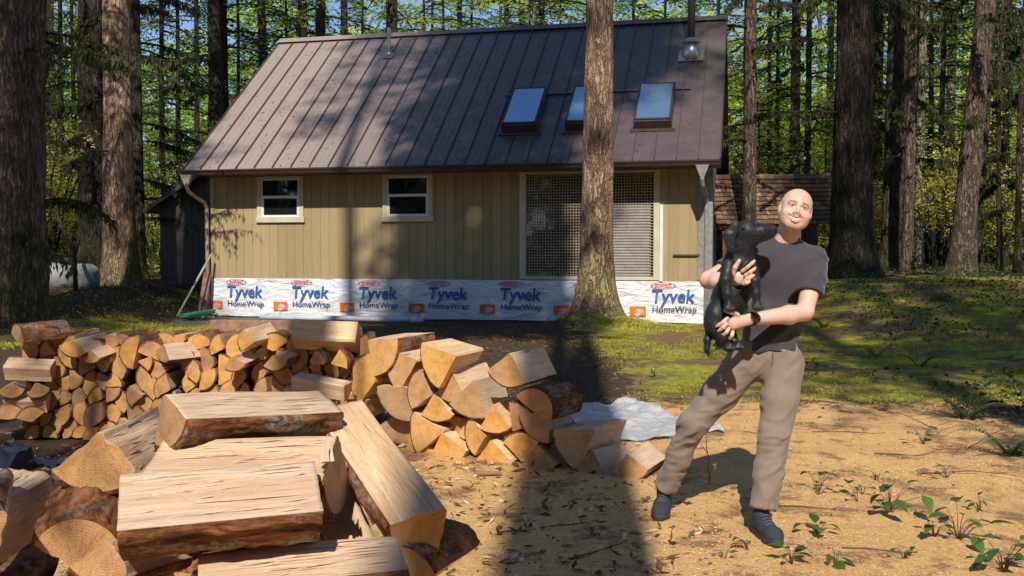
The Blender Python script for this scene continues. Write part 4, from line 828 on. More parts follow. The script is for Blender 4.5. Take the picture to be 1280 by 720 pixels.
def dead_branches(seed, r, z0, z1, n, Lr=(1, 2.6), moss=1.0, azr=None):
    """bare limbs with hanging moss, as one mesh"""
    rg = random.Random(seed); nr = np.random.RandomState(seed); b = MB(); pts_m = []
    for k in range(n):
        z = rg.uniform(z0, z1); az = rg.uniform(0, 2 * pi) if azr is None else rg.uniform(*azr); L_ = rg.uniform(*Lr); p = np.array([cos(az) * r * .8, sin(az) * r * .8, z]); line = [p]
        d = np.array([cos(az), sin(az), rg.uniform(-.15, .3)])
        for i in range(7):
            d = d + np.array([rg.uniform(-.16, .16), rg.uniform(-.16, .16), rg.uniform(-.2, .06)]); line.append(line[-1] + d / np.linalg.norm(d) * L_ / 7)
        b.tube(line, [.03 * L_ / 2 * (1 - i / 8.5) + .004 for i in range(8)], 5, 0, True, False)
        for i in range(2, 8):
            for q in range(2):
                e = d + np.array([rg.uniform(-1, 1), rg.uniform(-1, 1), rg.uniform(-.7, .3)]); e /= np.linalg.norm(e); l2 = rg.uniform(.15, .5) * L_ / 2
                s_ = [line[i] + e * l2 * t + np.array([0, 0, -.15 * t * t * l2]) for t in (0, .5, 1)]; b.tube(s_, [.008, .006, .003], 3, 0, True, False)
                if rg.random() < moss:
                    for t in np.linspace(.1, 1, 7): pts_m.append(np.array(s_[0]) * (1 - t) + np.array(s_[2]) * t)
            if rg.random() < moss:
                for t in np.linspace(0, 1, 14): pts_m.append(line[i - 1] * (1 - t) + line[i] * t)
    Vb = np.array([tuple(v) for v in b.v]); Fb = np.array(b.f); mi = np.ones(len(Fb), int)
    if pts_m:
        Pm = np.repeat(np.array(pts_m), 2, 0); m = len(Pm); Pm = Pm + nr.normal(0, .03, Pm.shape); D = np.tile([[0, 0, -1.]], (m, 1)) + nr.normal(0, .3, (m, 3))
        V, F = quads(Pm, D, nr.normal(0, 1, (m, 3)), nr.uniform(.05, .22, m) ** 1.0, nr.uniform(.012, .03, m))
        return np.vstack([V, Vb]), np.vstack([F, Fb + len(V)]), np.concatenate([np.zeros(len(F), int), mi])
    return Vb, Fb, mi
def near_tree(px, Y, r, h, label, barkm='trunk_bark', lean=(0, 0), seed=1, flare=.8, zpx=None, crown=None, dead=None, dead_z=(1.5, 8), cz=1, furrow=.06, wob=0, azr=None, Lr=(1, 2.6), group=None):
    p = at(px, 318, Y); z = gzf(p.x, Y)
    t = empty('conifer_tree', (p.x, Y, z)); tag(t, label, 'tree', group)
    V, F = trunk_mesh(r, h, seed, 84 if r > .25 else 32, 170 if r > .25 else 80, flare, furrow, lean, wob)
    mesh('trunk', V, F, [M[barkm]], None, True, t)
    if dead:
        V, F, mi = dead_branches(seed + 5, r, dead_z[0], dead_z[1], dead, Lr, 1.0, azr); mesh('dead_branches', V, F, [M['moss_hang'], M['trunk_bark']], mi, False, t)
    if crown: child('crown', PROTO[crown], t, (1, 1, cz), seed)
    return t
# trees one can tell apart
near_tree(0, 18, .70, 26, 'huge furrowed trunk cut by the left edge of the picture', 'trunk_bark_red', (.045, 0), 3, .1, crown='crown_tall_1', dead=5, dead_z=(1.2, 5.5), azr=(-.9, .6), Lr=(1.2, 2.8))
near_tree(117, 27, .37, 28, 'dark mossy trunk standing half behind the grey trunk at the left', 'trunk_bark', (0, 0), 7, .5, crown='crown_tall_1', dead=12, dead_z=(2, 9), cz=1.1)
near_tree(150, 24, .36, 27, 'tall grey-brown trunk with sunlit bark rising from the left mound', 'trunk_bark_warm', (.0, 0), 11, .45, crown='crown_tall_0', dead=5, dead_z=(2.5, 8), cz=1.15, azr=(1, 5))
near_tree(173, 26.5, .17, 24, 'thin dark trunk close against the right side of the grey-brown one', 'trunk_bark', (.0, 0), 13, .5, crown='crown_tall_1', dead=9, dead_z=(1.5, 8), azr=(-.8, .8), Lr=(1.2, 3))
near_tree(745, 18.75, .30, 27, 'sunlit cinnamon-barked tree with a mossy root flare in front of the cabin', 'trunk_bark_warm', (.010, 0), 17, .7, furrow=.04)
near_tree(936, 24.5, .17, 25, 'slim straight trunk between the cabin and the shake-roofed woodshed', 'trunk_bark_red', (0, 0), 19, .4, crown='crown_tall_2', dead=7, dead_z=(3, 8))
near_tree(1065, 22, .43, 30, 'massive dark Douglas fir trunk with flaring base right of the woodshed', 'trunk_bark', (.0, 0), 23, .55, furrow=.09, crown='crown_tall_1', dead=5, dead_z=(3, 8), cz=1.1)
near_tree(1117, 27, .31, 27, 'dark straight trunk next on the right after the massive fir', 'trunk_bark', (.004, 0), 29, .5, crown='crown_tall_1', dead=8, dead_z=(3, 9))
near_tree(1134, 25.5, .13, 23, 'very slender trunk in front of a pale one, right of the dark straight trunk', 'trunk_bark_red', (.01, 0), 31, .5, dead=5, dead_z=(3, 9), crown='crown_tall_2')
near_tree(1148, 33, .15, 25, 'slender pale sunlit trunk behind the very slender brown one', 'trunk_bark_pale', (.004, 0), 37, .3, crown='crown_tall_0')
near_tree(1200, 22.5, .24, 26, 'leaning reddish trunk half in sunlight near the right side', 'trunk_bark_red', (.085, 0), 41, .55, crown='crown_tall_1', dead=9, dead_z=(3.5, 8), wob=.04)
near_tree(1223, 29, .14, 24, 'dark thin trunk just right of the leaning reddish one', 'trunk_bark', (.03, 0), 43, .4, crown='crown_tall_2', dead=8, dead_z=(2.5, 9), wob=.05)
near_tree(1246, 27, .07, 17, 'crooked mossy stem near the right edge, the left one of two', 'trunk_bark', (.02, 0), 47, .4, dead=9, dead_z=(1, 7), wob=.14, Lr=(.5, 1.5))
near_tree(1267, 26, .085, 17, 'crooked mossy stem near the right edge, the right one of two', 'trunk_bark', (.04, 0), 53, .4, dead=9, dead_z=(1, 7), wob=.12, Lr=(.5, 1.5))
near_tree(271, 34, .26, 28, 'dark straight trunk rising behind the left slope of the cabin roof', 'trunk_bark', (0, 0), 59, .3, crown='crown_tall_0', dead=5, dead_z=(4, 9))
near_tree(403, 36, .23, 28, 'dark trunk above the roof ridge near its left end', 'trunk_bark', (0, 0), 61, .3, crown='crown_tall_2')
near_tree(432, 46, .24, 28, 'pale trunk above the ridge between two dark ones', 'trunk_bark_pale', (0, 0), 67, .3, crown='crown_tall_0')
near_tree(491, 38, .29, 28, 'dark broad trunk above the ridge beside the vent pipe', 'trunk_bark', (0, 0), 71, .3, crown='crown_tall_2')
near_tree(633, 46, .17, 28, 'thin trunk above the ridge left of the pale one at mid roof', 'trunk_bark', (0, 0), 73, .3, crown='crown_tall_0')
near_tree(665, 44, .26, 28, 'pale trunk above the middle of the roof ridge', 'trunk_bark_pale', (0, 0), 79, .3, crown='crown_tall_2')
near_tree(992, 38, .22, 26, 'dark trunk rising directly behind the woodshed roof', 'trunk_bark', (0, 0), 83, .3, crown='crown_tall_0', dead=5, dead_z=(3, 8))
near_tree(1035, 42, .18, 26, 'pale trunk squeezed between the woodshed and the massive fir', 'trunk_bark_pale', (0, 0), 89, .3, crown='crown_tall_2')
near_tree(1188, 40, .21, 26, 'pinkish trunk seen behind the leaning reddish one', 'trunk_bark_pale', (0, 0), 97, .3, crown='crown_tall_0', wob=.08)
# low dark boughs over the woodshed and at the left (hemlocks in the shade)
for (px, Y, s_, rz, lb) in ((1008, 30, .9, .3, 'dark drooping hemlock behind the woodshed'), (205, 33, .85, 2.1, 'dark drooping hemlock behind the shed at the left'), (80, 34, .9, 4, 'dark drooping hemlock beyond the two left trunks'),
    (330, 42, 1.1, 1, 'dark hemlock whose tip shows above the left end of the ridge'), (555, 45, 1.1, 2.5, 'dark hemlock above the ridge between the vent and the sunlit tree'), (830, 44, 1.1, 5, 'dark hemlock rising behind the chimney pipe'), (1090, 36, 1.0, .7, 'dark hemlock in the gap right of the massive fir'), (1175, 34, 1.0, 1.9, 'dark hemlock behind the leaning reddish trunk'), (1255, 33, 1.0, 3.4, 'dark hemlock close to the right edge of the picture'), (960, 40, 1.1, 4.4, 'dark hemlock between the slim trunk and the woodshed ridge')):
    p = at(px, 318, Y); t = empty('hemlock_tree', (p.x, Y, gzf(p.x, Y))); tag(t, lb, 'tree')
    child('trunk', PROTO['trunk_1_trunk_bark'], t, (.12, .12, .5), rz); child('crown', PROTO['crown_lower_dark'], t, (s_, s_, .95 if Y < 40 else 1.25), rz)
for k, (px, Y) in enumerate(((62, 37), (95, 40), (225, 38), (300, 43), (360, 46), (455, 47), (590, 48), (700, 50), (790, 47), (895, 38), (970, 43), (1090, 40), (1160, 37), (1215, 36), (1240, 41), (1275, 38))):
    p = at(px, 318, Y); t = empty('hemlock_tree', (p.x, Y, gzf(p.x, Y))); sd = 'beyond the left trunks' if px < 290 else 'beyond the right-hand trunks' if px > 1050 else 'rising behind the cabin and woodshed'
    tag(t, 'green full-boughed hemlock ' + sd, 'tree', 'green hemlocks ' + sd); s_ = .85 + .35 * ((k * 7) % 5) / 4
    child('trunk', PROTO['trunk_1_trunk_bark'], t, (.12, .12, .55), k); child('crown', PROTO['crown_lower_green'], t, (s_, s_, .95 + .25 * (k % 3) / 2), k * 1.3)
# the forest behind
rf_ = random.Random(77); nfor = 0
def blocked(x, y):
    return (-8.5 < x < 7.5 and 18 < y < 33) or (5 < x < 10.5 and 24 < y < 30) or y < 29
for k in range(48):
    for _ in range(30):
        Y = rf_.uniform(30, 78); x = rf_.uniform(-.62, .62) * Y
        if not blocked(x, Y): break
    r = rf_.uniform(.08, .26); pale = rf_.random(); pr = empty('conifer_tree', (x, Y, gzf(x, Y)), (rf_.uniform(-.02, .02), rf_.uniform(-.02, .02), 0))
    side = 'left of the cabin' if x / Y < -.3 else 'right of the massive fir' if x / Y > .36 else 'behind the cabin roof'
    tag(pr, 'one of the many %s conifers in the forest %s' % ('pale-trunked' if pale < .25 else 'dark-trunked', side), 'tree', 'forest conifers, %s, %s' % ('pale' if pale < .25 else 'dark', side))
    bm_ = 'trunk_bark_pale' if pale < .25 else 'trunk_bark' if pale < .8 else 'trunk_bark_red'
    sc_ = rf_.uniform(.8, 1.15)
    child('trunk', PROTO['trunk_%d_%s' % (k % 3, bm_)], pr, (r, r, sc_), rf_.uniform(0, 6))
    tall = rf_.random() < .62
    child('crown', PROTO[('crown_tall_%d' if tall else 'crown_mid_%d') % rf_.randint(0, 2)], pr, (1.1, 1.1, sc_ * (1 if tall else rf_.uniform(.9, 1.4))), rf_.uniform(0, 6))
# bright young hemlocks and vine maples under the trees
for k in range(64):
    for _ in range(30):
        Y = rf_.uniform(27, 62); x = rf_.uniform(-.62, .62) * Y
        if not blocked(x, Y) or (x > 10 or x < -10.5) and Y > 27: break
    sm = k % 3 != 0
    side = 'left' if x / Y < -.3 else 'right' if x / Y > .36 else 'behind the cabin'
    t = empty('vine_maple' if sm else 'young_hemlock', (x, Y, gzf(x, Y)), (0, 0, rf_.uniform(0, 6)))
    side2 = {'left': 'beyond the left trunks', 'right': 'beyond the right-hand trunks'}.get(side, side)
    if sm:
        tag(t, 'yellow-green vine maple thicket %s' % side2, 'shrub', 'vine maples ' + side2); s_ = rf_.uniform(.8, 1.5); child('foliage', PROTO['vine_%d' % (k % 9 // 3)], t, (s_, s_, s_))
    else:
        tag(t, 'bright green young hemlock %s' % side2, 'tree', 'young hemlocks ' + side2); s_ = rf_.uniform(.8, 1.7)
        child('trunk', PROTO['trunk_0_trunk_bark'], t, (.05, .05, .12 * s_)); child('crown', PROTO['crown_small'], t, (s_, s_, s_))
for k, (px, Y, s_) in enumerate(((55, 27, 1.0), (70, 31, 1.2), (88, 29, .9), (100, 34, 1.3), (215, 30, .9), (235, 35, 1.3), (190, 36, 1.2), (1095, 33, 1.1), (1130, 37, 1.2), (1165, 31, 1.0), (1182, 35, 1.1), (1232, 37, 1.2), (1255, 31, .9), (1275, 34, 1.1), (1000, 44, 1.4), (965, 46, 1.4))):
    p = at(px, 318, Y); side2 = 'beyond the left trunks' if px < 300 else 'beyond the right-hand trunks'
    t = empty('vine_maple', (p.x, Y, gzf(p.x, Y)), (0, 0, k)); tag(t, 'yellow-green vine maple thicket ' + side2, 'shrub', 'vine maples ' + side2); child('foliage', PROTO['vine_%d' % (k % 3)], t, (s_, s_, s_))
# a far mass of foliage where single trees no longer read: drooping layers of sprays with gaps toward the sky
nr = np.random.RandomState(5); nc = 36000
Y = nr.uniform(56, 100, nc); X = nr.uniform(-.66, .66, nc) * Y; hh = nr.uniform(0, 1, nc) * 25
cl = fbm(np.stack([X * .16, Y * .1, hh * .16], -1), 40, 3)
keep = cl > (-.42 + .78 * sstep(hh, 10, 20)); X, Y, hh = X[keep], Y[keep], hh[keep]; m_ = len(X); k = 26; az = nr.uniform(0, 2 * pi, m_); Ls = nr.uniform(1.0, 2.8, m_)
u = nr.uniform(0, 1, (m_, k)); w = nr.normal(0, .28, (m_, k)) * (1.1 - u); ca, sa = np.cos(az)[:, None], np.sin(az)[:, None]
Px = X[:, None] + Ls[:, None] * (u * ca - w * sa); Py = Y[:, None] + Ls[:, None] * (u * sa + w * ca); Pz = hh[:, None] - Ls[:, None] * (.1 * u + .35 * u * u) + nr.normal(0, .05, (m_, k))
dd = np.stack([ca * .8 - np.sign(w) * sa * .6, sa * .8 + np.sign(w) * ca * .6, -.35 + 0 * w], -1).reshape(-1, 3); Pq = np.stack([Px, Py, Pz], -1).reshape(-1, 3); n = len(Pq)
V, F = quads(Pq, dd, np.array([[0, -.35, 1.]]) + nr.normal(0, .35, (n, 3)), nr.uniform(.25, .6, n), nr.uniform(.06, .14, n))
mi = np.repeat(nr.choice([0, 0, 1, 1, 1, 2], m_), k)
o = mesh('distant_forest', V, F, [M['needle_bright'], M['needle_mid'], M['leaf_maple']], mi); tag(o, 'hazy green mass of far-off forest foliage', 'forest', kind='stuff')

# the woods on the other side of the clearing, behind the viewer: what the window panes mirror
n = 60000; X = nr.uniform(-70, 70, n); Y = -nr.uniform(34, 52, n); hh = nr.uniform(0, 1, n) * 22; keep = fbm(np.stack([X * .2, Y * .1, hh * .25], -1), 44, 3) > -.12; X, Y, hh = X[keep], Y[keep], hh[keep]; n = len(X)
V, F = quads(np.stack([X, Y, hh], -1), nr.normal(0, 1, (n, 3)), np.array([[0, 1, .5]]) + nr.normal(0, .5, (n, 3)), nr.uniform(.8, 1.8, n), nr.uniform(.3, .6, n))
o = mesh('distant_forest', V, F, [M['needle_dark'], M['needle_mid']], nr.choice([0, 0, 1], n)); tag(o, 'dark mass of woods on the far side of the clearing', 'forest', kind='stuff')
# ---------- bodies as one surface: signed distances blended on a grid, then surface nets
class SDF:
    def __init__(s, lo, hi, h): s.h = h; s.lo = np.array(lo, float); n = np.ceil((np.array(hi) - s.lo) / h).astype(int) + 1; s.n = n; s.D = np.full(n, 1.0, np.float32)
    def _block(s, a, b):
        i0 = np.clip(np.floor((a - s.lo) / s.h).astype(int), 0, s.n - 1); i1 = np.clip(np.ceil((b - s.lo) / s.h).astype(int) + 1, 1, s.n)
        g = [s.lo[k] + s.h * np.arange(i0[k], i1[k]) for k in range(3)]
        P = np.stack(np.meshgrid(*g, indexing='ij'), -1); return tuple(slice(i0[k], i1[k]) for k in range(3)), P
    def comb(s, sl, d, k, sub=False):
        D = s.D[sl]
        if sub: d = -d; h = np.clip(.5 - .5 * (D - d) / max(k, 1e-6), 0, 1); r = D * (1 - h) + d * h + k * h * (1 - h)
        else: h = np.clip(.5 + .5 * (D - d) / max(k, 1e-6), 0, 1); r = D * (1 - h) + d * h - k * h * (1 - h)
        s.D[sl] = r
    def cap(s, a, b, ra, rb=None, k=.02, sub=False, flat=None):
        rb = ra if rb is None else rb; a = np.array(a, float); b = np.array(b, float); m = max(ra, rb) + 2 * k + 3 * s.h
        sl, P = s._block(np.minimum(a, b) - m, np.maximum(a, b) + m); ab = b - a; t = np.clip(((P - a) @ ab) / max(ab @ ab, 1e-9), 0, 1)
        q = P - a - t[..., None] * ab
        if flat is not None:                             # flat = (direction, factor): squash across a direction
            f = np.array(flat[0], float); f /= np.linalg.norm(f); c = q @ f; q = q + (c * (1 / flat[1] - 1))[..., None] * f
        d = np.linalg.norm(q, axis=-1) - (ra + (rb - ra) * t); s.comb(sl, d, k, sub)
    def ell(s, c, r, k=.02, R=None, sub=False):
        c = np.array(c, float); r = np.array(r, float); m = r.max() + 2 * k + 3 * s.h; sl, P = s._block(c - m, c + m); q = P - c
        if R is not None: q = q @ np.array(R)
        k0 = np.linalg.norm(q / r, axis=-1); k1 = np.linalg.norm(q / (r * r), axis=-1) + 1e-9; s.comb(sl, k0 * (k0 - 1) / k1, k, sub)
    def chain(s, pts, rs, k=.02, **kw):
        for i in range(len(pts) - 1): s.cap(pts[i], pts[i + 1], rs[i], rs[i + 1], k, **kw)
    def cut(s, p, n):                                    # keep the side away from n
        g = [s.lo[k] + s.h * np.arange(s.n[k]) for k in range(3)]; n = np.array(n, float); n /= np.linalg.norm(n)
        d = (g[0][:, None, None] - p[0]) * n[0] + (g[1][None, :, None] - p[1]) * n[1] + (g[2][None, None, :] - p[2]) * n[2]; s.D = np.maximum(s.D, d.astype(np.float32))
    def surface(s, smooth=2):
        D = s.D; I = D < 0; n = s.n; c = np.zeros(tuple(n - 1) + (3,), np.float32); w = np.zeros(tuple(n - 1), np.float32)
        cor = [(a, b, e) for a in (0, 1) for b in (0, 1) for e in (0, 1)]
        sl = lambda o: tuple(slice(o[k], n[k] - 1 + o[k]) for k in range(3))
        for a in cor:
            for ax in range(3):
                if a[ax]: continue
                b = list(a); b[ax] = 1; b = tuple(b); da = D[sl(a)]; db = D[sl(b)]; m = I[sl(a)] != I[sl(b)]; t = np.where(m, da / np.where(m, da - db, 1), 0)
                for q in range(3): c[..., q] += m * (a[q] + (t if q == ax else 0))
                w += m
        act = w > 0; idx = np.full(act.shape, -1, np.int64); idx[act] = np.arange(act.sum()); pos = c[act] / w[act][:, None] + np.argwhere(act)
        V = s.lo + pos * s.h; Fs = []
        for ax in range(3):
            u, v = (ax + 1) % 3, (ax + 2) % 3; o1 = [0] * 3; o1[ax] = 1
            a = I[tuple(slice(0, n[k] - (1 if k == ax else 0)) for k in range(3))]; b = I[tuple(slice(1 if k == ax else 0, n[k]) for k in range(3))]
            e = np.argwhere(a != b); ok = (e[:, u] > 0) & (e[:, v] > 0) & (e[:, u] < n[u] - 1) & (e[:, v] < n[v] - 1); e = e[ok]
            ins = I[tuple(e.T)]
            def g(du, dv):
                q = e.copy(); q[:, u] -= du; q[:, v] -= dv; return idx[tuple(q.T)]
            q = np.stack([g(1, 1), g(0, 1), g(0, 0), g(1, 0)], -1); q[~ins] = q[~ins][:, ::-1]; Fs.append(q)
        F = np.vstack(Fs)
        for _ in range(smooth):
            acc = np.zeros_like(V); cnt = np.zeros(len(V))
            for k in range(4):
                np.add.at(acc, F[:, k], V[F[:, (k + 1) % 4]]); np.add.at(cnt, F[:, k], 1)
            V = V * .5 + .5 * acc / cnt[:, None]
        return V, F
def nrm_of(V, F):
    n = np.cross(V[F[:, 2]] - V[F[:, 0]], V[F[:, 3]] - V[F[:, 1]]); N = np.zeros_like(V)
    for k in range(4): np.add.at(N, F[:, k], n)
    return N / (np.linalg.norm(N, axis=1, keepdims=True) + 1e-12)
A3 = lambda px, py, Y: np.array(at(px, py, Y))
man = empty('person', (1.15, 5.2, 0)); tag(man, 'smiling bald man in a dark T-shirt and khaki trousers holding a black puppy', 'person')
def world_child(name, V, F, mats, parent, smooth=True, mi=None, attrs=None):
    return mesh(name, V - np.array(parent.location), F, mats, mi, smooth, parent, attrs)
# joints (the photo's pixels at their distance)
neck = A3(979, 303, 5.22); shL = A3(1016, 326, 5.24); shR = A3(940, 322, 5.22)
elL = A3(1006, 390, 5.10); wrL = A3(938, 399, 4.93); elR = A3(886, 350, 5.13); wrR = A3(910, 353, 4.99)
chest = A3(982, 345, 5.25); waist = A3(968, 398, 5.23); pelv = A3(958, 436, 5.22)
hipR = A3(935, 452, 5.23); hipL = A3(978, 454, 5.22); knR = A3(866, 530, 5.27); knL = A3(968, 548, 5.08)
anR = np.array([.842, 5.45, gzf(.85, 5.42) + .10]); anL = np.array([1.275, 5.0, gzf(1.29, 4.95) + .10])
# head frame
hc = A3(994.5, 262.5, 5.15); tl = rad(15); U = np.array([sin(tl), .10, cos(tl)]); U /= np.linalg.norm(U)
Fw = np.array([-.16, -1, 0]); Fw = Fw - U * (Fw @ U); Fw /= np.linalg.norm(Fw); Rt = np.cross(Fw, U)      # Rt: viewer's left is -Rt
Rt = -Rt if Rt[0] < 0 else Rt; HR = np.stack([Rt, -Fw, U], -1)
H = lambda x, y, z: hc + HR @ np.array([x, y, z])
S = SDF((.45, 4.6, .3), (1.95, 5.65, 1.95), .0042)
def ce(c, r, k=.02, sub=False): S.ell(H(*c), r, k, HR, sub)
S.chain([hipR + [.02, 0.02, -.02], pelv + [0, .02, 0], waist + [0, .02, 0], chest + [0, .02, 0]], [.06, .07, .07, .09], .03); S.cap(hipL + [0, .02, 0], pelv + [0, .02, 0], .06, .07, .03); S.cap(hipR, hipR + (knR - hipR) * .3, .07, .06, .03); S.cap(hipL, hipL + (knL - hipL) * .3, .07, .06, .03)
S.cap(shR, shL, .05, .05, .03); S.cap(chest, neck, .09, .055, .03)
S.chain([neck + [0, .01, -.03], H(0, .03, -.06)], [.062, .056], .03)
S.cap(neck + [0, .02, -.01], shL + [-.03, 0, .0], .04, .04, .03); S.cap(neck + [0, .02, -.01], shR + [.03, 0, .0], .04, .04, .03)
ce((0, .012, .026), (.080, .098, .087), .01); ce((0, -.022, -.03), (.063, .072, .083), .025); ce((0, -.062, -.088), (.024, .022, .021), .03)
for s_ in (-1, 1):
    S.cap(H(s_ * .057, .005, -.045), H(s_ * .022, -.056, -.090), .021, .017, .028); ce((s_ * .042, -.064, -.032), (.025, .02, .021), .018); ce((s_ * .047, -.035, -.05), (.024, .032, .034), .03)
    ce((s_ * .0315, -.098, .003), (.0205, .017, .0125), .008, True)
    S.cap(H(s_ * .014, -.093, .019), H(s_ * .048, -.078, .020), .0085, .007, .010)
    ce((s_ * .031, -.0765, .001), (.0165, .0135, .0125), .003)
    S.cap(H(s_ * .017, -.0885, .0075), H(s_ * .045, -.079, .006), .0038, .0034, .004); S.cap(H(s_ * .018, -.088, -.0045), H(s_ * .044, -.079, -.004), .004, .0036, .004)
    ce((s_ * .0125, -.102, -.034), (.009, .011, .0085), .006)
    e = np.array([s_ * .081, .012, -.004]); S.ell(H(*e), (.009, .019, .032), .006, HR); S.ell(H(s_ * .087, .006, .002), (.006, .010, .017), .004, HR, True)
S.chain([H(0, -.088, .014), H(0, -.103, -.012), H(0, -.113, -.028)], [.0065, .0075, .0105], .009)
S.cap(H(0, -.092, -.045), H(0, -.095, -.05), .016, .014, .014)
ml = [(-.032, -.080, -.050), (-.017, -.093, -.0635), (0, -.0975, -.068), (.017, -.093, -.0635), (.032, -.080, -.050)]
for a_, b_ in zip(ml, ml[1:]):
    S.cap(H(a_[0], a_[1], a_[2] + .0088), H(b_[0], b_[1], b_[2] + .0088), .0036, None, .004); S.cap(H(a_[0] * .85, a_[1], a_[2] - .0112), H(b_[0] * .85, b_[1], b_[2] - .0112), .0046, None, .005)
    S.cap(H(a_[0], a_[1] - .006, a_[2] - .001), H(b_[0], b_[1] - .006, b_[2] - .001), .0068, None, .002, sub=True)
# arms
S.chain([shL + [-.01, 0, -.01], (shL + elL) / 2 + [.01, 0, 0], elL, elL + (wrL - elL) * .3 + [0, 0, -.004], wrL], [.048, .052, .043, .047, .029], .02)
S.chain([shR, (shR + elR) / 2 + [-.01, .01, 0], elR, elR + (wrR - elR) * .5, wrR], [.048, .050, .044, .043, .030], .02)
def hand(w, palm, fdirs, thumb, pn):
    """w wrist, palm end, finger chains (list of 4 lists of points), thumb chain; pn: palm normal"""
    S.cap(w, palm, .027, .034, .012, flat=(pn, .55))
    for i, ch in enumerate(fdirs): S.chain(ch, [.0105, .0098, .0088, .0075][:len(ch)], .0045)
    S.chain(thumb, [.0135, .0118, .0100][:len(thumb)], .007)
# his left hand (low, under the puppy's rump): fingers point down-left and curl in
pL = A3(917, 404, 4.885); base = [A3(909, 398, 4.87), A3(908, 405, 4.865), A3(911, 411, 4.865), A3(916, 415, 4.875)]
tips = [(896, 408), (898, 414), (903, 420), (912, 424)]
fl = []
for i, (b0, tp_) in enumerate(zip(base, tips)):
    e = A3(tp_[0], tp_[1], 4.875 + .012); m1 = b0 + (e - b0) * .45 + np.array([0, -.012, 0]); m2 = b0 + (e - b0) * .78 + np.array([0, -.006, 0]); fl.append([pL + (b0 - pL) * .6, b0, m1, m2][1:] + [e])
hand(wrL, pL, fl, [A3(922, 394, 4.89), A3(914, 390, 4.865), A3(907, 388, 4.86)], (0.2, 1, .1))
# his right hand (upper, round the chest): fingers fan up to the right
pR = A3(923, 348, 4.91); base = [A3(928, 339, 4.885), A3(932, 344, 4.875), A3(932, 350, 4.875), A3(929, 355, 4.88)]
tips = [(943, 326), (944, 335), (942, 344), (937, 352)]; fr_ = []
for b0, tp_ in zip(base, tips):
    e = A3(tp_[0], tp_[1], 4.862); m1 = b0 + (e - b0) * .42 + np.array([0, -.012, 0]); m2 = b0 + (e - b0) * .75 + np.array([0, -.010, 0]); fr_.append([b0, m1, m2, e])
hand(wrR, pR, fr_, [A3(916, 343, 4.90), A3(919, 334, 4.88), A3(924, 326, 4.872)], (0.2, 1, .1))
V, F = S.surface(1)
hd = (V - hc) @ HR; x, y, z = hd.T; face = (y < .03) & (np.abs(x) < .1) & (z > -.13) & (z < .13)
ms = np.full(len(V), 9.)
for a_, b_ in zip(ml, ml[1:]):
    a_ = np.array(a_); b_ = np.array(b_); ab = b_ - a_; t = np.clip(((hd - a_) @ ab) / (ab @ ab), 0, 1); ms = np.minimum(ms, np.linalg.norm(hd - a_ - t[:, None] * ab, axis=1))
lip = sstep(ms, .0132, .0108) * face * .55
ear = sstep(np.abs(x), .078, .088) * (np.abs(z) < .05) * .35; nose = .2 * sstep(np.linalg.norm(hd - [0, -.115, -.03], axis=1), .022, .008); chk = .10 * sstep(np.minimum(np.linalg.norm(hd - [.043, -.085, -.03], axis=1), np.linalg.norm(hd - [-.043, -.085, -.03], axis=1)), .03, .01)
brow = face * sstep(np.abs(z - (.0235 - .12 * (np.abs(x) - .03) ** 2 * 40)), .0062, .0035) * sstep(np.abs(x), .010, .014) * sstep(np.abs(x), .053, .047) * (y < -.05) * .8
lash = face * sstep(np.abs(z - .0045 + .0 * x), .0042, .0022) * sstep(np.abs(np.abs(x) - .031), .017, .012) * (y < -.07) * .9
beard = (face & (z < -.04) & (z > -.125)) * .6 * sstep(ms, .012, .02) + ((z > .045) & (z < .14) & (np.abs(x) < .1) & (y > -.09)) * .35
near = np.linalg.norm(hd, axis=1) < .17
near = near.astype(float)
tint = np.stack([np.clip(lip + ear + nose + chk, 0, 1) * near, np.clip(brow + lash, 0, 1) * near, np.clip(beard, 0, 1) * near, np.ones(len(V))], -1)
body = world_child('body', V, F, [M['skin']], man, attrs={'tint': ('FLOAT_COLOR', tint)})
off = np.array((1.15, 5.2, 0))
b = MB()                                                # teeth: a curved strip behind the lips
tp2 = [H(a_[0] * .85, a_[1] + .0035, a_[2] + .0005) - off for a_ in ml]; b.tube(tp2, [.003, .0072, .0080, .0072, .003], 8); b.build('teeth', M['teeth'], man)
for s_ in (-1, 1):
    b = MB(); c = H(s_ * .031, -.0775, .0015) - off
    b.tube([Vector(c) + Vector(HR @ np.array([0, -.0135, 0])) , Vector(c) + Vector(HR @ np.array([0, -.0152, 0]))], [.0042, .0036], 12); b.build('eye', M['iris'], man)
# shirt
S = SDF((.7, 4.85, .8), (1.85, 5.6, 1.6), .0048)
S.ell(chest + [0, 0, .02], (.182, .135, .175), .05); S.chain([chest, waist + [0, 0, .02], pelv + [.01, 0, .06], pelv + [.012, 0, -.03]], [.138, .122, .124, .130], .05, flat=((0, 1, 0), .8))
S.cap(waist + [-.045, 0, 0], pelv + [-.04, 0, 0], .098, .108, .04); S.cap(waist + [.045, 0, 0], pelv + [.045, 0, .0], .094, .105, .04)
S.cap(neck + [0, .025, -.045], chest, .085, .13, .06); S.cap(neck + [.02, .022, -.024], shL + [-.01, 0, .004], .060, .076, .04); S.cap(neck + [-.02, .022, -.024], shR + [.01, 0, .004], .060, .074, .04)
slL = shL + (elL - shL) * .66; slR = shR + (elR - shR) * .62
S.chain([shL, shL + (slL - shL) * .5 + [.012, 0, 0], slL + (slL - shL) * .25 + [.012, 0, 0]], [.073, .070, .071], .03); S.chain([shR, slR + (slR - shR) * .25], [.070, .068], .03)
dl = elL - shL; dr_ = elR - shR
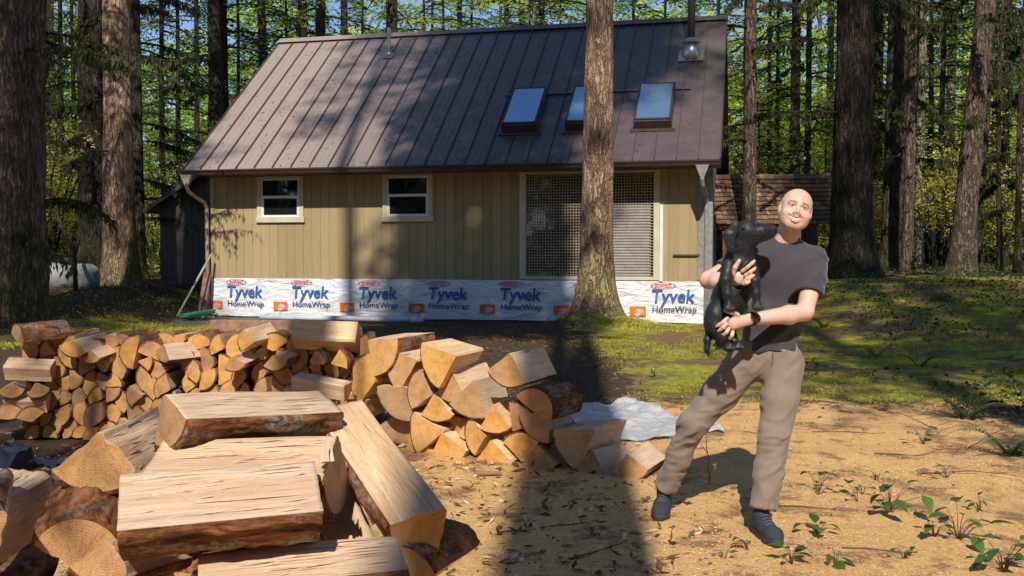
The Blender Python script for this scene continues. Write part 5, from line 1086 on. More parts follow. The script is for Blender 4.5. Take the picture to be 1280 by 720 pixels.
# cut the sleeves square to the arm, only around the arm
def local_cut(c, n, rad_):
    sl, P = S._block(np.array(c) - rad_, np.array(c) + rad_); n = np.array(n) / np.linalg.norm(n); d = (P - c) @ n; S.D[sl] = np.where((np.linalg.norm(P - c - .08 * n, axis=-1) < rad_ - .02) & True, np.maximum(S.D[sl], d), S.D[sl])
local_cut(slL + [.012, 0, 0], dl, .13); local_cut(slR, dr_, .11)
S.cut(pelv + [0, 0, -.012], (-.06, 0, -1))
nk = neck + [0, .0, .012]; S.ell(nk + U * .035 + [0, -.02, .0], (.068, .075, .042), .008, None, True)
V, F = S.surface(2); N = nrm_of(V, F)
arm = sstep(((V - (shL + [-.01, 0, 0])) @ np.array([.9, 0, .1])), -.03, .03)
dia = V @ np.array([.75, .3, .6]); per = V @ np.array([-.6, .1, .8])
fold = .024 * (.3 - np.abs(fbm(np.stack([dia * 3.2, per * 9, V[:, 1] * 3], -1), 5, 2)) * 1.6) + .004 * fbm(V * np.array([16, 16, 7]), 6, 2)
low = sstep(V[:, 2], 1.28, 1.08); fold = fold * (.45 + .75 * low) + arm * .0022 * np.sin((V @ (dl / np.linalg.norm(dl))) * 95 + 4 * vnoise(V * 9, 2))
V = V + N * fold[:, None]; world_child('t_shirt', V, F, [M['shirt']], man)
b = MB(); cr = []                                       # collar rib
for k in range(28):
    a = 2 * pi * k / 28; cr.append(Vector(neck + np.array([.069 * cos(a) + .003, .01 + .066 * sin(a), .012 + .014 * cos(a) * .6 + .018 * sin(a) - .012]) - off))
cr.append(cr[0]); b.tube(cr, .0065, 8, cap=False); b.build('collar', M['shirt'], man)
# trousers
S = SDF((.55, 4.7, .0), (1.75, 5.75, 1.12), .006)
S.cap(pelv + [-.045, .0, -.02], pelv + [.05, 0, -.02], .105, .105, .04, flat=((0, 1, 0), .95)); S.cap(hipR + [0, .015, -.01], hipL + [0, .015, -.01], .095, .095, .05)
S.chain([hipR + [-.01, 0, 0], hipR + (knR - hipR) * .5, knR, knR + (anR - knR) * .45, anR + (knR - anR) * .06], [.098, .088, .070, .065, .060], .035)
S.chain([hipL + [.012, 0, 0], hipL + (knL - hipL) * .5 + [.006, 0, 0], knL, knL + (anL - knL) * .45, anL + (knL - anL) * .03], [.098, .090, .073, .068, .063], .035)
S.cut(pelv + [0, 0, .075], (.04, 0, 1))
for a_, k_ in ((anR, knR), (anL, knL)):
    c = a_ + (k_ - a_) * .09; sl, P = S._block(c - .16, c + .12); n_ = (a_ - k_) / np.linalg.norm(a_ - k_); S.D[sl] = np.maximum(S.D[sl], (P - c) @ n_)
V, F = S.surface(2); N = nrm_of(V, F)
def legc(h_, k_, a_):
    out = np.zeros(len(V)); 
    for p_, q_, amp0, amp1 in ((h_, k_, .5, .6), (k_, a_, 1.0, 1.6)):
        ab = q_ - p_; t = ((V - p_) @ ab) / (ab @ ab); m = (t > -.1) & (t < 1.1) & (np.linalg.norm(V - p_ - np.clip(t, 0, 1)[:, None] * ab, axis=1) < .14)
        out = np.where(m, amp0 + (amp1 - amp0) * np.clip(t, 0, 1), out)
    return out
amp = np.maximum(legc(hipR, knR, anR), legc(hipL, knL, anL)) + .3
q_ = V[:, 2] * 15 + 2.2 * vnoise(V * 3.5, 3); w1 = 1 - 2.6 * np.abs(fbm(np.stack([V[:, 0] * 9 + V[:, 2] * 4, V[:, 1] * 8, q_ - V[:, 0] * 10], -1), 15, 2)); w2 = fbm(V * 14, 16, 2)
kn = np.exp(-((V[:, 2] - .52) / .09) ** 2)
V = V + N * ((amp * .0055 + kn * .003) * w1 + .005 * w2)[:, None]
pants = world_child('trousers', V, F, [M['pants']], man)
# seams: fly and pockets, a belt line
def seam(name, pts, r, mat, parent=man): b = MB(); b.tube([Vector(p - off) for p in pts], r, 5); return b.build(name, mat, parent)
seam('fly_seam', [pelv + [.004, -.113, -.0], pelv + [.006, -.116, -.04], pelv + [.0, -.108, -.075]], .0018, M['stitch'])
seam('pocket_seam', [pelv + [.08, -.10, .0], pelv + [.11, -.078, -.035], pelv + [.135, -.04, -.06]], .0018, M['stitch']); seam('pocket_seam', [pelv + [-.075, -.10, .0], pelv + [-.105, -.078, -.035], pelv + [-.13, -.04, -.06]], .0018, M['stitch'])
# shoes
def shoe(an, toe, g0):
    d = np.array([toe[0] - an[0], toe[1] - an[1], 0]); d /= np.linalg.norm(d); sd = np.array([-d[1], d[0], 0]); g = np.array([an[0], an[1], g0])
    P = lambda f, s_, z_: g + d * f + sd * s_ + np.array([0, 0, z_])
    global S
    S = SDF(g - [.3, .3, .04], g + [.3, .3, .2], .0042)
    S.chain([P(-.055, 0, .05), P(.06, 0, .05), P(.15, .004, .042), P(.185, .004, .038)], [.037, .043, .046, .032], .02, flat=((0, 0, 1), .85)); S.cap(P(-.035, 0, .06), P(-.02, 0, .11), .038, .041, .02); S.cap(P(0, 0, .085), P(.09, 0, .065), .034, .03, .02)
    V, F = S.surface(1); sh_ = world_child('shoe', V, F, [M['shoe_knit']], man)
    S = SDF(g - [.3, .3, .04], g + [.3, .3, .1], .0042)
    S.chain([P(-.055, 0, .016), P(.05, 0, .016), P(.14, .004, .018), P(.19, .004, .022)], [.040, .042, .049, .034], .015); S.cut(P(0, 0, .036), (0, 0, 1)); S.cut(P(0, 0, .0), (0, 0, -1))
    V, F = S.surface(1); mesh('sole', V - off, F, [M['shoe_sole']], None, True, sh_)
    b = MB()
    for k in range(5):
        f = .045 + k * .022; zt = .117 - k * .0085
        b.tube([Vector(P(f, -.026, zt - .012) - off), Vector(P(f + .006, 0, zt + .001) - off), Vector(P(f, .026, zt - .012) - off)], .003, 5)
    b.build('laces', M['lace'], sh_)
shoe(anR, anR + [-.28, -.96, 0], anR[2] - .10); shoe(anL, anL + [.12, -1, 0], anL[2] - .10)
# wristwatch
wd = (wrL - elL) / np.linalg.norm(wrL - elL); wc = wrL - wd * .008; w = empty('wristwatch', tuple(wc)); tag(w, 'dark round wristwatch on the wrist below the puppy', 'watch')
u = np.array([0, -1, .1]); u = u - wd * (u @ wd); u /= np.linalg.norm(u); v = np.cross(wd, u)
b = MB(); n = 28; V = []; Fq = []
for k in range(n):
    a = 2 * pi * k / n
    for (r, o_) in ((.0325, -.010), (.0355, -.010), (.0355, .010), (.0325, .010)): V.append(u * cos(a) * r + v * sin(a) * r + wd * o_)
for k in range(n):
    for q in range(4): Fq.append((k * 4 + q, k * 4 + (q + 1) % 4, ((k + 1) % n) * 4 + (q + 1) % 4, ((k + 1) % n) * 4 + q))
b.add(V, Fq, 0, True).build('strap', M['black_rubber'], w)
b = MB(); b.tube([u * .033, u * .045], .0215, 24); b.build('case', M['watch_metal'], w, .001); b = MB(); b.tube([u * .0448, u * .0462], .0175, 24); b.build('dial', M['watch_dial'], w)
# ---------- the puppy
pup = empty('puppy', tuple(A3(920, 345, 5.0))); tag(pup, 'black Labrador puppy held against the man\'s chest, muzzle at his cheek', 'dog'); po = A3(920, 345, 5.0)
S = SDF(A3(870, 350, 4.98) - [.12, .30, .55], A3(975, 300, 5.0) + [.05, .25, .35], .0036)
c1 = A3(924, 332, 5.01); c2 = A3(912, 372, 5.02); c3 = A3(901, 405, 5.01)
S.chain([c1, c2, c3], [.080, .078, .076], .05)
sk0 = A3(934, 291, 4.97); S.chain([c1 + [0, 0, .02], A3(927, 305, 4.99), sk0], [.070, .058, .05], .03)
S.ell(sk0 + [-.0, 0, .006], (.066, .058, .056), .02); mz = A3(964, 288, 4.96)
S.chain([sk0 + [.03, -.005, -.008], A3(951, 290, 4.955), mz], [.050, .039, .031], .020); S.cap(A3(947, 295, 4.95), A3(961, 292.5, 4.95), .024, .019, .010); S.cap(A3(950, 296.5, 4.916), A3(966, 290.5, 4.925), .0035, .0035, .003, sub=True); S.ell(A3(944, 281, 4.95), (.022, .03, .012), .01, None, True)
S.ell(mz + [.014, -.003, .006], (.012, .014, .011), .005); S.cap(A3(936, 279, 4.945), A3(948, 284, 4.945), .012, .010, .012)
S.ell(A3(929, 287, 4.924), (.009, .006, .006), .005, None, True)
for (a_, b_, c_, r0) in ((A3(918, 283, 4.94), A3(911, 294, 4.915), A3(913, 309, 4.91), .021),):
    S.chain([a_ + [0, -.012, 0], b_ + [-.004, -.022, 0], c_ + [-.002, -.022, -.004]], [.020, .030, .019], .004, flat=((.25, 1, 0), .34))
S.chain([A3(945, 280, 5.02), A3(948, 290, 5.05)], [.016, .018], .01)
fa = [[A3(911, 332, 4.93), A3(907, 350, 4.89), A3(909, 368, 4.872), A3(911, 381, 4.868)], [A3(939, 336, 4.93), A3(943, 352, 4.88), A3(945, 367, 4.868), A3(946, 379, 4.866)]]
for ch in fa:
    S.chain(ch, [.036, .027, .020, .018], .014); p_ = ch[-1]; S.ell(p_ + [.0, -.006, -.008], (.024, .024, .018), .010)
    for q in (-.015, -.005, .005, .015): S.cap(p_ + [q, -.018, -.008], p_ + [q * 1.25, -.026, -.019], .0088, .0078, .003)
S.ell(A3(894, 398, 4.97), (.055, .062, .085), .035); S.chain([A3(893, 405, 4.95), A3(903, 420, 4.90), A3(899, 428, 4.93), A3(911, 433, 4.90)], [.042, .026, .019, .018], .012)
S.chain([A3(908, 410, 5.0), A3(916, 425, 4.96), A3(922, 432, 4.93)], [.045, .024, .018], .012)
for p_ in (A3(912, 432, 4.885), A3(923, 431, 4.92)):
    S.ell(p_, (.023, .024, .017), .008)
    for q in (-.015, -.005, .005, .015): S.cap(p_ + [q, -.012, -.004], p_ + [q * 1.25, -.021, -.012], .0085, .0075, .003)
S.chain([A3(889, 408, 5.0), A3(884, 425, 4.97), A3(884, 437, 4.96), A3(886, 444, 4.955)], [.020, .017, .012, .006], .012)
V, F = S.surface(1); N = nrm_of(V, F)
V = V + N * (.0006 * fbm(V * np.array([60, 60, 26]), 5, 3) + .0028 * fbm(V * 16, 6, 2))[:, None]
body = mesh('body', V - po, F, [M['fur']], None, True, pup)
e_ = A3(928.5, 287, 4.918) - po; b = MB(); b.tube([Vector(e_ + np.array([0, .004, 0])), Vector(e_ + np.array([0, -.001, 0])), Vector(e_ + np.array([0, -.004, 0]))], [.0068, .006, .002], 12); b.build('eye', M['dog_eye'], pup)
b = MB(); n_ = mz + np.array([.019, -.004, .008]) - po; b.tube([Vector(n_ + np.array([-.006, 0, 0])), Vector(n_), Vector(n_ + np.array([.005, 0, -.002]))], [.010, .010, .005], 10); b.build('nose', M['paw_pad'], pup)
# short coat: fine dark hairs lying along the skin
nr = np.random.RandomState(8); k = nr.randint(0, len(F), 32000); w4 = nr.dirichlet([1, 1, 1, 1], len(k)); Pp = (V[F[k]] * w4[..., None]).sum(1); Nn = N[F[k]].mean(1)
D = Nn * .38 + np.array([[0, 0, -1.]]) + nr.normal(0, .22, (len(k), 3)); S_ = np.cross(D, Nn); Vh, Fh = quads(Pp - po, D, np.cross(S_, D), nr.uniform(.008, .016, len(k)), np.full(len(k), .0008))
mesh('coat', Vh, Fh, [M['fur_hair']], None, False, pup)
# ---------- ground clutter
def scatter(name, n, fn, leafm, ls, ws, up, label, seed, cat='ground cover', tilt=.5, lift=0.0):
    nr = np.random.RandomState(seed); X, Y = fn(nr, n); hs = (X - HX) * cos(YAW) - (Y - HY) * sin(YAW); hd_ = (X - HX) * sin(YAW) + (Y - HY) * cos(YAW); ok = ~((hs > -.4) & (hs < 11.3) & (hd_ > -.28) & (hd_ < 8.4)); X, Y = X[ok], Y[ok]; Z = gz(X, Y); n = len(X)
    D = nr.normal(0, 1, (n, 3)); D[:, 2] = D[:, 2] * .3 + up; U = np.array([[0, 0, 1.]]) + nr.normal(0, tilt, (n, 3))
    V, F = quads(np.stack([X, Y, Z + nr.uniform(0, lift + .001, n)], -1), D, U, nr.uniform(*ls, n), nr.uniform(*ws, n))
    o = mesh(name, V, F, [M[x] for x in (leafm if isinstance(leafm, list) else [leafm])], nr.randint(0, len(leafm) if isinstance(leafm, list) else 1, n)); tag(o, label, cat, kind='stuff'); return o
def reg(x0, x1, y0, y1, dens=None, p=1.6):
    def f(nr, n):
        Y = y0 + (y1 - y0) * nr.uniform(0, 1, n) ** p; X = nr.uniform(x0, x1, n)
        if dens: k = nr.uniform(0, 1, n) < dens(X, Y); X, Y = X[k], Y[k]
        return X, Y
    return f
P2 = lambda X, Y: np.stack([X, Y, 0 * X], -1)
scatter('sawdust_chips', 110000, reg(-2.4, 4.6, 3.4, 10.5, lambda X, Y: np.clip(.5 + 1.6 * fbm(P2(X, Y) * 1.3, 3, 3), .08, 1) * sstep(Y, 10.5, 8.5)), 'sawdust_chip', (.006, .018), (.0015, .0045), .15, 'pale sawdust and wood chips strewn over the trampled ground', 1, tilt=.7, lift=.01)
scatter('leaf_litter', 9000, reg(-2.4, 6.5, 3.4, 19, lambda X, Y: np.clip(.35 + 1.8 * fbm(P2(X, Y) * .9, 13, 3), .03, 1)), ['dead_leaf', 'needle_litter', 'dead_leaf'], (.008, .032), (.002, .008), .1, 'brown leaf scraps and needles lying about the clearing', 2, tilt=.5, lift=.012)
scatter('moss_and_grass', 80000, reg(.3, 11, 8.7, 21, lambda X, Y: np.clip(.45 + 2.6 * fbm(P2(X, Y) * .8, 23, 3), 0, 1) * sstep(Y, 8.6, 9.8) * sstep(X, .6, 1.6) * ((Y < 19.4) | (X > 4.6)), 1.3), 'moss_tuft', (.02, .065), (.003, .008), .9, 'sunlit mossy grass beyond the sawdust', 3, tilt=1, lift=.005)
scatter('moss_and_grass', 26000, reg(-8, -2.8, 12, 19.5, lambda X, Y: sstep(Y, 12.5, 14.5) * np.clip(.7 + 1.5 * fbm(P2(X, Y) * .8, 25, 3), 0, 1), 1), 'moss_tuft', (.03, .09), (.004, .010), .9, 'bright strip of grass behind the long firewood stack', 4, tilt=1)
scatter('forest_floor_plants', 36000, reg(2.6, 16, 8.0, 32, lambda X, Y: np.clip(-.05 + 2.6 * fbm(P2(X, Y) * .6, 29, 3) + .75 * sstep(X - .25 * (Y - 8), 3.0, 5.0), 0, 1) * ((X > 4.6) | (Y < 15)), 1.3), 'leaf_cover', (.035, .085), (.012, .03), .3, 'dark glossy ground cover under the trees at the right', 5, tilt=.6, lift=.13)
scatter('forest_floor_plants', 20000, reg(-16, -6.2, 16, 32, lambda X, Y: np.clip(.4 + 2 * fbm(P2(X, Y) * .7, 31, 3), 0, 1), 1.2), ['leaf_cover', 'moss_tuft', 'needle_litter'], (.03, .08), (.01, .025), .3, 'low plants and moss on the left mound', 6, tilt=.6, lift=.08)
scatter('bark_debris', 2500, reg(-4.6, 1.0, 4.2, 7.3, None, 1), ['needle_litter', 'dead_leaf', 'sawdust_chip'], (.02, .1), (.005, .018), .1, 'bark scraps and splinters around the firewood', 7, tilt=.5, lift=.01)
scatter('bark_debris', 5000, reg(-3.2, 1.6, 8.2, 19, None, 1), ['needle_litter', 'dead_leaf'], (.03, .09), (.004, .014), .1, 'needles and twigs in front of the cabin', 8, tilt=.5, lift=.01)
scatter('moss_and_grass', 9000, reg(.9, 3.6, 17.2, 19.3, lambda X, Y: np.exp(-(((X - 2.1) / 1.0) ** 2 + ((Y - 18.4) / .8) ** 2)), 1), 'moss_tuft', (.03, .08), (.005, .012), .9, 'bright moss round the foot of the tree before the cabin', 9, tilt=1)
# twigs and small plants one could pick up
rg = random.Random(21)
def twig(x, y, L_, a, m, label, name='fallen_twig', r=.006, up=0, group=None):
    pts = []; z = gzf(x, y)
    for k in range(7):
        t = k / 6; pts.append((cos(a) * L_ * (t - .5) + rg.uniform(-.02, .02) * L_, sin(a) * L_ * (t - .5) + rg.uniform(-.02, .02) * L_, r + up * t + gzf(x + cos(a) * L_ * (t - .5), y + sin(a) * L_ * (t - .5)) - z))
    b = MB(); b.tube(pts, [r * (1 - .1 * k) for k in range(7)], 6)
    if L_ > .25:
        p = Vector(pts[4]); b.tube([p, p + Vector((cos(a + .8) * L_ * .2, sin(a + .8) * L_ * .2, .01 + up * .2))], [r * .5, r * .2], 5)
    o = b.build(name, M[m], None); o.location = (x, y, z); tag(o, label, 'twig', group)
tw = [(885, 602, .30, 1.45, 'red_twig', 'thin red forked twig standing in the sawdust behind the man\'s legs', .22), (1145, 535, .35, 2.2, 'twig', 'broken brown stick slanting at the edge of the moss', .1), (1170, 570, .9, .15, 'twig', 'long thin bent branch lying across the sawdust at the right', .02),
      (1060, 545, .6, .05, 'twig', 'straight thin stick lying level on the pale sawdust', .0), (1215, 600, .6, -.5, 'twig', 'dark crooked twig near the right edge', .03), (1020, 640, .5, -.35, 'twig', 'dark twig right of the man\'s front shoe', .01),
      (610, 596, .18, .1, 'timber_brown', 'curl of brown bark on the sawdust before the tumbled stack', .0), (680, 660, .5, .3, 'twig', 'dim twig on the shaded sawdust in the tree shadow', .0), (750, 690, .45, .8, 'twig', 'dim crooked twig nearest the viewer in the tree shadow', .0), (1230, 560, .5, .6, 'twig', 'forked grey twig under the ground-cover edge', .1), (1100, 690, .35, -.2, 'twig', 'short dark twig low down at the right', .0)]
for (px, py, L_, a, m, lb, up) in tw:
    Y = HC / ((py - 312.2) / FOC); p = at(px, py, Y); twig(p.x, p.y, L_, a, m, lb, r=.005 if m != 'timber_brown' else .02, up=up)
def plant(px, py, n, ls, h, label, seed, group='salal sprigs in the sawdust', m='leaf_salal'):
    Y = HC / ((py - 312.2) / FOC); p = at(px, py, Y); r = random.Random(seed); z = gzf(p.x, p.y)
    t = empty('salal_plant', (p.x, p.y, z)); tag(t, label, 'plant', group); b = MB(); lv = MB()
    for k in range(n):
        a = r.uniform(0, 2 * pi); sp = r.uniform(.02, .16) * h / .14; hh = h * r.uniform(.35, 1.1); e = Vector((cos(a) * sp, sin(a) * sp, hh)); b.tube([(0, 0, -.01), e * .5 + Vector((0, 0, .02)), e], [.003, .0025, .0015], 5)
        L_ = ls * r.uniform(.5, 1.05); wd_ = L_ * r.uniform(.26, .36); d = Vector((cos(a + r.uniform(-.8, .8)), sin(a + r.uniform(-.8, .8)), r.uniform(-.35, .45))).normalized(); s_ = d.cross(Vector((r.uniform(-.3, .3), r.uniform(-.3, .3), 1))).normalized(); u = s_.cross(d)
        V = []; Fq = []
        for i in range(7):
            t_ = i / 6; w_ = wd_ * math.sin(pi * min(1, t_ * .97 + .03) ** .8); c = e + d * L_ * t_ - u * (L_ * .25 * t_ * t_)
            V += [c + s_ * w_ + u * w_ * .35, c, c - s_ * w_ + u * w_ * .35]
        for i in range(6):
            q = i * 3; Fq += [(q, q + 1, q + 4, q + 3), (q + 1, q + 2, q + 5, q + 4)]
        lv.add(V, Fq, 0, True)
    b.build('stem', M['twig'], t); lv.build('leaves', M[m], t)
plant(1022, 622, 7, .085, .11, 'salal sprig with three dark leaves just right of the man\'s shin', 1); plant(1022, 668, 8, .08, .07, 'bright green sprig beside the man\'s front shoe', 2)
plant(1112, 645, 10, .10, .16, 'tallest salal sprig, with upright leaves, at the middle right', 3); plant(1072, 628, 3, .09, .10, 'two-leaved sprig left of the tallest salal', 4)
plant(1198, 675, 11, .11, .15, 'spreading salal sprig toward the lower right corner', 5); plant(1168, 672, 5, .08, .08, 'small sprig left of the spreading one', 6)
plant(990, 705, 6, .09, .08, 'sprig of pale leaves at the bottom, below the front shoe', 7); plant(935, 690, 5, .06, .06, 'low tiny-leaved sprig at the bottom left of the front shoe', 8)
plant(1255, 712, 12, .10, .14, 'leafy clump cut by the lower right corner', 9); plant(1045, 705, 5, .08, .05, 'flattened sprig at the bottom, between two taller ones', 10)
plant(1155, 558, 7, .08, .12, 'sprig with a raised pale stem on the sand by the moss', 11); plant(1185, 600, 6, .06, .08, 'scattered small leaves right of the raised sprig', 12)
plant(1078, 620, 3, .06, .05, 'single small leaves by the two-leaved sprig', 13); plant(850, 585, 4, .05, .05, 'little green leaves behind the man\'s rear shoe', 14); plant(818, 470, 5, .08, .1, 'leafy sprout in the moss left of the man', 15); plant(1130, 700, 5, .045, .05, 'tiny-leaved weed low at the right, between two salal sprigs', 17, None); plant(1225, 640, 6, .05, .07, 'loose weed with small leaves above the spreading salal', 18, None); plant(1095, 600, 5, .04, .05, 'small weed in the shadow band behind the tallest salal', 19, None); plant(905, 700, 4, .04, .04, 'tiny seedling at the bottom, left of the low sprig', 20, None)
plant(12, 578, 7, .12, .14, 'bright green leafy sprout at the left edge, by the dark cloth', 16)
for k, (px, py, lb) in enumerate(((1095, 420, 'round fern clump in the moss right of the man'), (1175, 395, 'fern clump farthest back near the right-hand trunks'), (1210, 480, 'broad fern clump at the shaded right side'), (1150, 430, 'fern clump between the round and the broad one'), (1265, 520, 'fern clump cut by the right edge'), (1030, 398, 'small fern at the foot of the massive fir'))):
    Y = HC * .8 / ((py - 312.2) / FOC); p = at(px, py, Y); r = random.Random(60 + k); z = gzf(p.x, p.y); t = empty('fern', (p.x, p.y, z)); tag(t, lb, 'fern'); Cs = []; Ds = []; b = MB()
    for f in range(15):
        a = r.uniform(0, 2 * pi); L_ = r.uniform(.35, .6); ln = [Vector((cos(a) * L_ * u_, sin(a) * L_ * u_, .38 * L_ / .5 * (u_ * 1.7 - 1.5 * u_ * u_))) for u_ in np.linspace(0, 1, 7)]; b.tube(ln, .0015, 3)
        for i in range(1, 24):
            u_ = i / 24; q = np.array([cos(a) * L_ * u_, sin(a) * L_ * u_, .38 * L_ / .5 * (u_ * 1.7 - 1.5 * u_ * u_)])
            for s_ in (-1, 1): Cs.append(q); Ds.append([-sin(a) * s_ + cos(a) * .4, cos(a) * s_ + sin(a) * .4, -.15])
    n = len(Cs); wv = np.array([.07 * (1 - (i % 46) / 52) for i in range(n)]); V, F = quads(np.array(Cs), np.array(Ds), np.tile([[0, 0, 1.]], (n, 1)), wv, wv * .18); mesh('fronds', V, F, [M['leaf_salal']], None, False, t); b.build('stems', M['twig'], t)
# plastic sheet by the tumbled stack
def cloth(name, pa, nx_, ny_, size, amp, seed, mat, label, cat, rz=0, warp=3.0):
    X, Y = np.meshgrid(np.linspace(-.5, .5, nx_) * size[0], np.linspace(-.5, .5, ny_) * size[1]); P = P2(X, Y)
    edge = 1 + .16 * fbm(np.stack([np.arctan2(Y, X) * 2, 0 * X, 0 * X + seed], -1), seed, 2); X2, Y2 = X * edge, Y * edge
    Z = .008 + amp * (np.abs(fbm(P * warp + seed, seed, 4)) * 1.8 + .35 * np.maximum(0, fbm(P * 1.4 + seed, seed + 1, 2)) * 2); wx = pa[0] + X2 * cos(rz) - Y2 * sin(rz); wy = pa[1] + X2 * sin(rz) + Y2 * cos(rz); Zg = gz(wx, wy)
    i = np.arange(nx_ * ny_).reshape(ny_, nx_); F = np.stack([i[:-1, :-1], i[:-1, 1:], i[1:, 1:], i[1:, :-1]], -1).reshape(-1, 4); z0 = gzf(pa[0], pa[1])
    o = mesh(name, np.stack([wx - pa[0], wy - pa[1], Zg - z0 + Z], -1).reshape(-1, 3), F, [M[mat]], None, True); o.location = (pa[0], pa[1], z0); tag(o, label, cat); return o
cloth('plastic_sheet', (.90, 8.35), 90, 70, (.95, 1.7), .055, 3, 'sheet', 'crumpled translucent plastic sheet on the ground behind the right end of the tumbled stack', 'plastic sheet', .25)
cloth('dark_cloth', (-3.2, 6.1), 30, 30, (.7, .6), .2, 6, 'navy_cloth', 'dark navy cloth bunched at the left edge by the heap', 'cloth')
# things along the cabin's foot
def prop(name, loc, rz, label, cat): o = empty(name, loc, (0, 0, rz)); tag(o, label, cat); return o
b = MB(); b.box((-1.05, -.05, 0), (1.05, .05, .22)); b.box((-.95, .05, 0), (-.86, .4, .2)); tb = b.build('timber_beam', M['timber_brown'], None, .008); tb.location = at(335, 399, 17.6); tb.location.z = -.02; tb.rotation_euler = (0, 0, -.08); tag(tb, 'long squared brown timber lying in front of the wrapped base', 'timber')
b = MB(); b.tube([(0, 0, 0), (3.3, 0, 0)], .055, 14); b.tube([(3.28, 0, 0), (3.42, 0, 0)], .072, 14); b.tube([(3.4, 0, 0), (3.52, -.02, .0), (3.56, -.02, .12)], .06, 12); pv = b.build('drain_pipe', M['pvc'], None); pv.location = (-5.2, 20.45, .06); pv.rotation_euler = (0, 0, -.235); tag(pv, 'white plastic drain pipe with an elbow lying along the wrapped base', 'pipe')
sp = prop('splash_guard', (-6.62, 20.9, .03), -.65, 'green plastic downspout splash guard on the gravel at the cabin corner', 'splash guard'); b = MB()
b.add([(-.12, .45, .12), (.12, .45, .12), (.24, -.5, .02), (-.24, -.5, .02), (-.15, .45, .24), (.15, .45, .24), (.29, -.5, .12), (-.29, -.5, .12)], [(0, 1, 2, 3), (0, 3, 7, 4), (1, 5, 6, 2), (0, 4, 5, 1), (3, 2, 6, 7)]); b.add([(-.03, .4, .13), (.03, .4, .13), (.03, -.45, .04), (-.03, -.45, .04), (0, .4, .17), (0, -.45, .075)], [(0, 4, 5, 3), (1, 2, 5, 4), (3, 5, 2)]); b.build('tray', M['green_plastic'], sp); sp.scale = (.75, .75, .6)
pl = prop('leaning_pole', (-6.95, 21.2, 0), 0, 'thin pale pole leaning against the downspout at the cabin corner', 'pole'); b = MB(); b.tube([(-.1, -.5, 0), (.28, .75, 1.35)], .022, 8); b.build('pole', M['trim'], pl)
bd = prop('leaning_board', (-6.84, 21.75, 0), -.25, 'narrow weathered plank leaning on the wall behind the pale pole', 'board'); b = MB(); b.box((-.09, -.02, 0), (.09, .02, 1.0), 0, Matrix.Rotation(-.28, 4, 'X')); b.build('plank', M['timber_brown'], bd, .004)
# grey flat sheet and short posts behind the stack
sh2 = prop('sheet_metal', (-2.62, 9.3, .42), 0, 'grey metal-topped bench showing behind the long firewood stack', 'bench'); b = MB(); b.box((-.75, -.3, .0), (.55, .3, .03)); b.build('top', M['tarp_grey'], sh2, .004)
for x in (-.6, .4): b = MB(); b.box((x, -.05, -.42), (x + .06, .05, -.002)); b.build('leg', M['steel_dark'], sh2)
for x in (.12, .3, .48): b = MB(); b.tube([(x, .1, .032), (x, .1, .14)], .025, 8); b.build('stake', M['steel_dark'], sh2)
# tarp bundle on the left mound
p = at(73, 360, 22.5); tbn = empty('tarp_bundle', (p.x, p.y, gzf(p.x, p.y) - .05)); tag(tbn, 'long pale tarp-wrapped bundle lying on the mound between the left trunks', 'bundle')
def lump(sx, sy, sz, seed, nz_=24, nn=48):
    A, B_ = np.meshgrid(np.linspace(0, 2 * pi, nn, endpoint=False), np.linspace(0, pi, nz_)); P = np.stack([np.sin(B_) * np.cos(A), np.sin(B_) * np.sin(A), np.cos(B_)], -1); q = np.sign(P) * np.abs(P) ** .75; r = 1 + .16 * fbm(P * 1.6 + seed, seed, 3) + .05 * np.abs(fbm(P * 6 + seed, seed + 1, 3))
    V = (q * r[..., None] * np.array([sx, sy, sz])).reshape(-1, 3); i = np.arange(nz_ * nn).reshape(nz_, nn); j = np.roll(i, -1, 1); return V, np.stack([i[:-1], i[1:], j[1:], j[:-1]], -1).reshape(-1, 4)
V, F = lump(.62, .4, .33, 3); mesh('wrapping', V + [-.12, 0, .28], F, [M['tarp_pale']], None, True, tbn); V, F = lump(.33, .35, .30, 9); mesh('wrapping', V + [.55, .1, .28], F, [M['tarp_pale']], None, True, tbn)
V, F = lump(.28, .2, .11, 5); o = mesh('dark_bag', V, F, [M['navy_cloth']], None, True); o.location = (p.x + .05, p.y + .05, tbn.location.z + .62); tag(o, 'dark bag lying on top of the tarp-wrapped bundle', 'bag')
V, F = lump(.2, .2, .1, 7); o = mesh('yellow_bag', V, F, [M['cedar_post']], None, True); o.location = (p.x - .45, p.y + .3, tbn.location.z + .58); tag(o, 'yellowish bag behind the tarp-wrapped bundle', 'bag')
# leaning dead stem by the bundle
b = MB(); p0 = at(95, 372, 21.5); z0 = gzf(p0.x, p0.y); b.tube([(0, 0, 0), (-.02, 0, .75), (-.35, .05, 1.5), (-.8, .1, 2.5), (-1.2, 0, 3.4)], [.055, .05, .04, .028, .012], 8); b.tube([(-.02, 0, .72), (.1, 0, 1.1)], [.03, .01], 6); o = b.build('dead_stem', M['trunk_bark'], None); o.location = (p0.x, p0.y, z0); tag(o, 'thin dark leaning stem in front of the tarp-wrapped bundle', 'tree')
# blue tarp shelter far behind the trees on the right
tb = empty('tarp_shelter', (14.2, 38, gzf(14.2, 38))); tag(tb, 'pale blue tarp stretched low between trunks beyond the massive fir', 'tarp'); b = MB(); b.add([(-1, 0, 1.2), (2.2, .2, 1.4), (2.4, 2, 2.0), (-1, 2, 1.9), (-1.1, -.2, .1), (2.3, 0, .2)], [(0, 1, 2, 3), (4, 5, 1, 0)]); b.build('sheet', M['tarp_blue'], tb)
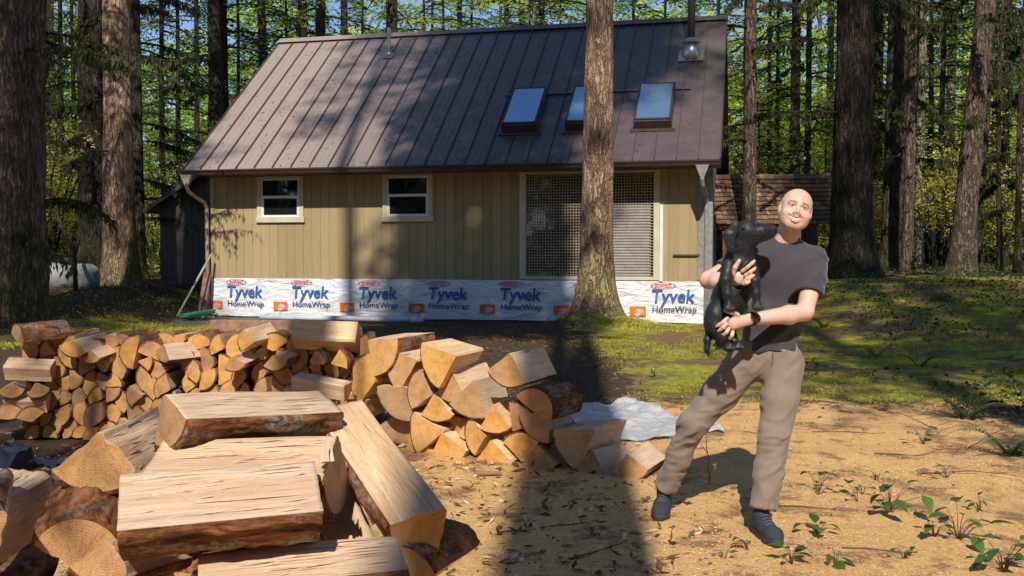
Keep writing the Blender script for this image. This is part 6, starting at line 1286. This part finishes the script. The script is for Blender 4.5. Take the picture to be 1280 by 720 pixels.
# heap of firewood inside the woodshed (small, far)
rg = random.Random(9); wi = ws.matrix_world if False else (Matrix.Translation(ws.location) @ Matrix.Rotation(-.12, 4, 'Z'))
for r_ in range(7):
    for c in range(7):
        x = -.25 + c * .17 + (r_ % 2) * .08; 
        m4 = wi @ Matrix.Translation((x, .35 + rg.uniform(-.03, .03), -.3 + r_ * .155)) @ Matrix.Rotation(rg.uniform(0, 6.28), 4, 'Y')
        add_split('stored_split_log', m4, rg.choice([45, 60, 88]), .09, .4, 600 + r_ * 9 + c, 'small split stored in the dark of the shake-roofed woodshed', 'splits stored in the woodshed', bark=False)
# ---------- tall conifers behind the viewer, whose crowns and trunks shade the clearing
def shade_tree(x, y, r, h, z0, z1, R0, R1, nb, label, seed, ls=.2, fill=.85, droop=.35, azr=None):
    t = empty('conifer_tree', (x, y, gzf(x, y))); tag(t, label, 'tree'); V, F = trunk_mesh(r, h, seed, 28, 60, .5, .05, (-.016, 0) if seed == 304 else (0, 0)); mesh('trunk', V, F, [M['trunk_bark']], None, True, t)
    if nb:
        V, F, mi = crown_mesh(z0, z1, R0, R1, nb, ls, seed, droop, fill, .24, azr=azr); mesh('crown', V, F, [M['needle_dark'], M['trunk_bark']], mi, False, t)
SHADE = [
 (-.25, -4.2, .40, 21, 0, 0, 0, 0, 0, 'tall bare-stemmed conifer right behind the viewer, throwing the long trunk shadow', 301),
 (-5.4, -5.0, .3, 37, 29, 38, 1.9, .8, 60, 'conifer behind the viewer, its top shading the left part of the roof', 302),
 (-2.5, -6.0, .3, 38, 21, 38, 2.9, 1.4, 260, 'conifer behind the viewer, shading the middle of the roof', 303),
 (-.60, -8.0, .26, 42, 33, 43.5, 3.5, 1.8, 210, 'conifer behind the viewer, shading the roof by the skylights', 304),
 (3.4, -6.0, .3, 35, 14.5, 30, 2.6, 1.0, 75, 'conifer behind the viewer, dappling the moss on the right', 305),
 (6.0, -5.0, .35, 34, 14, 33, 3.0, 1.6, 160, 'conifer behind the viewer, shading the massive fir', 306),
 (10.5, -6.0, .3, 32, 14, 31, 3.4, 1.4, 110, 'conifer behind the viewer, farthest to the right', 307),
 (-10.2, -5.0, .35, 36, 19, 37, 3.0, 1.2, 130, 'conifer behind the viewer, shading the left mound', 308),
 (-1.9, -3.5, .09, 12, 4.6, 9.8, 1.35, .6, 46, 'slim hemlock behind the viewer, dappling the heap', 309),
 (-4.0, -4.0, .12, 16, 9.0, 15, 1.5, .6, 24, 'slim hemlock behind the viewer, dappling the long firewood stack', 312),
 (-14.5, -5.0, .35, 36, 16, 37, 3.4, 1.4, 110, 'conifer behind the viewer, farthest to the left', 310),
 (3.2, -3.0, .07, 11, 6.0, 10, 1.7, .5, 40, 'slim hemlock behind the viewer on the right', 311),
]
for a in SHADE: shade_tree(a[0], a[1], a[2], a[3], a[4], a[5], a[6], a[7], a[8], a[9], a[10], ls=(.42 if a[10] in (303, 304) else .27) if a[3] > 20 else .12)
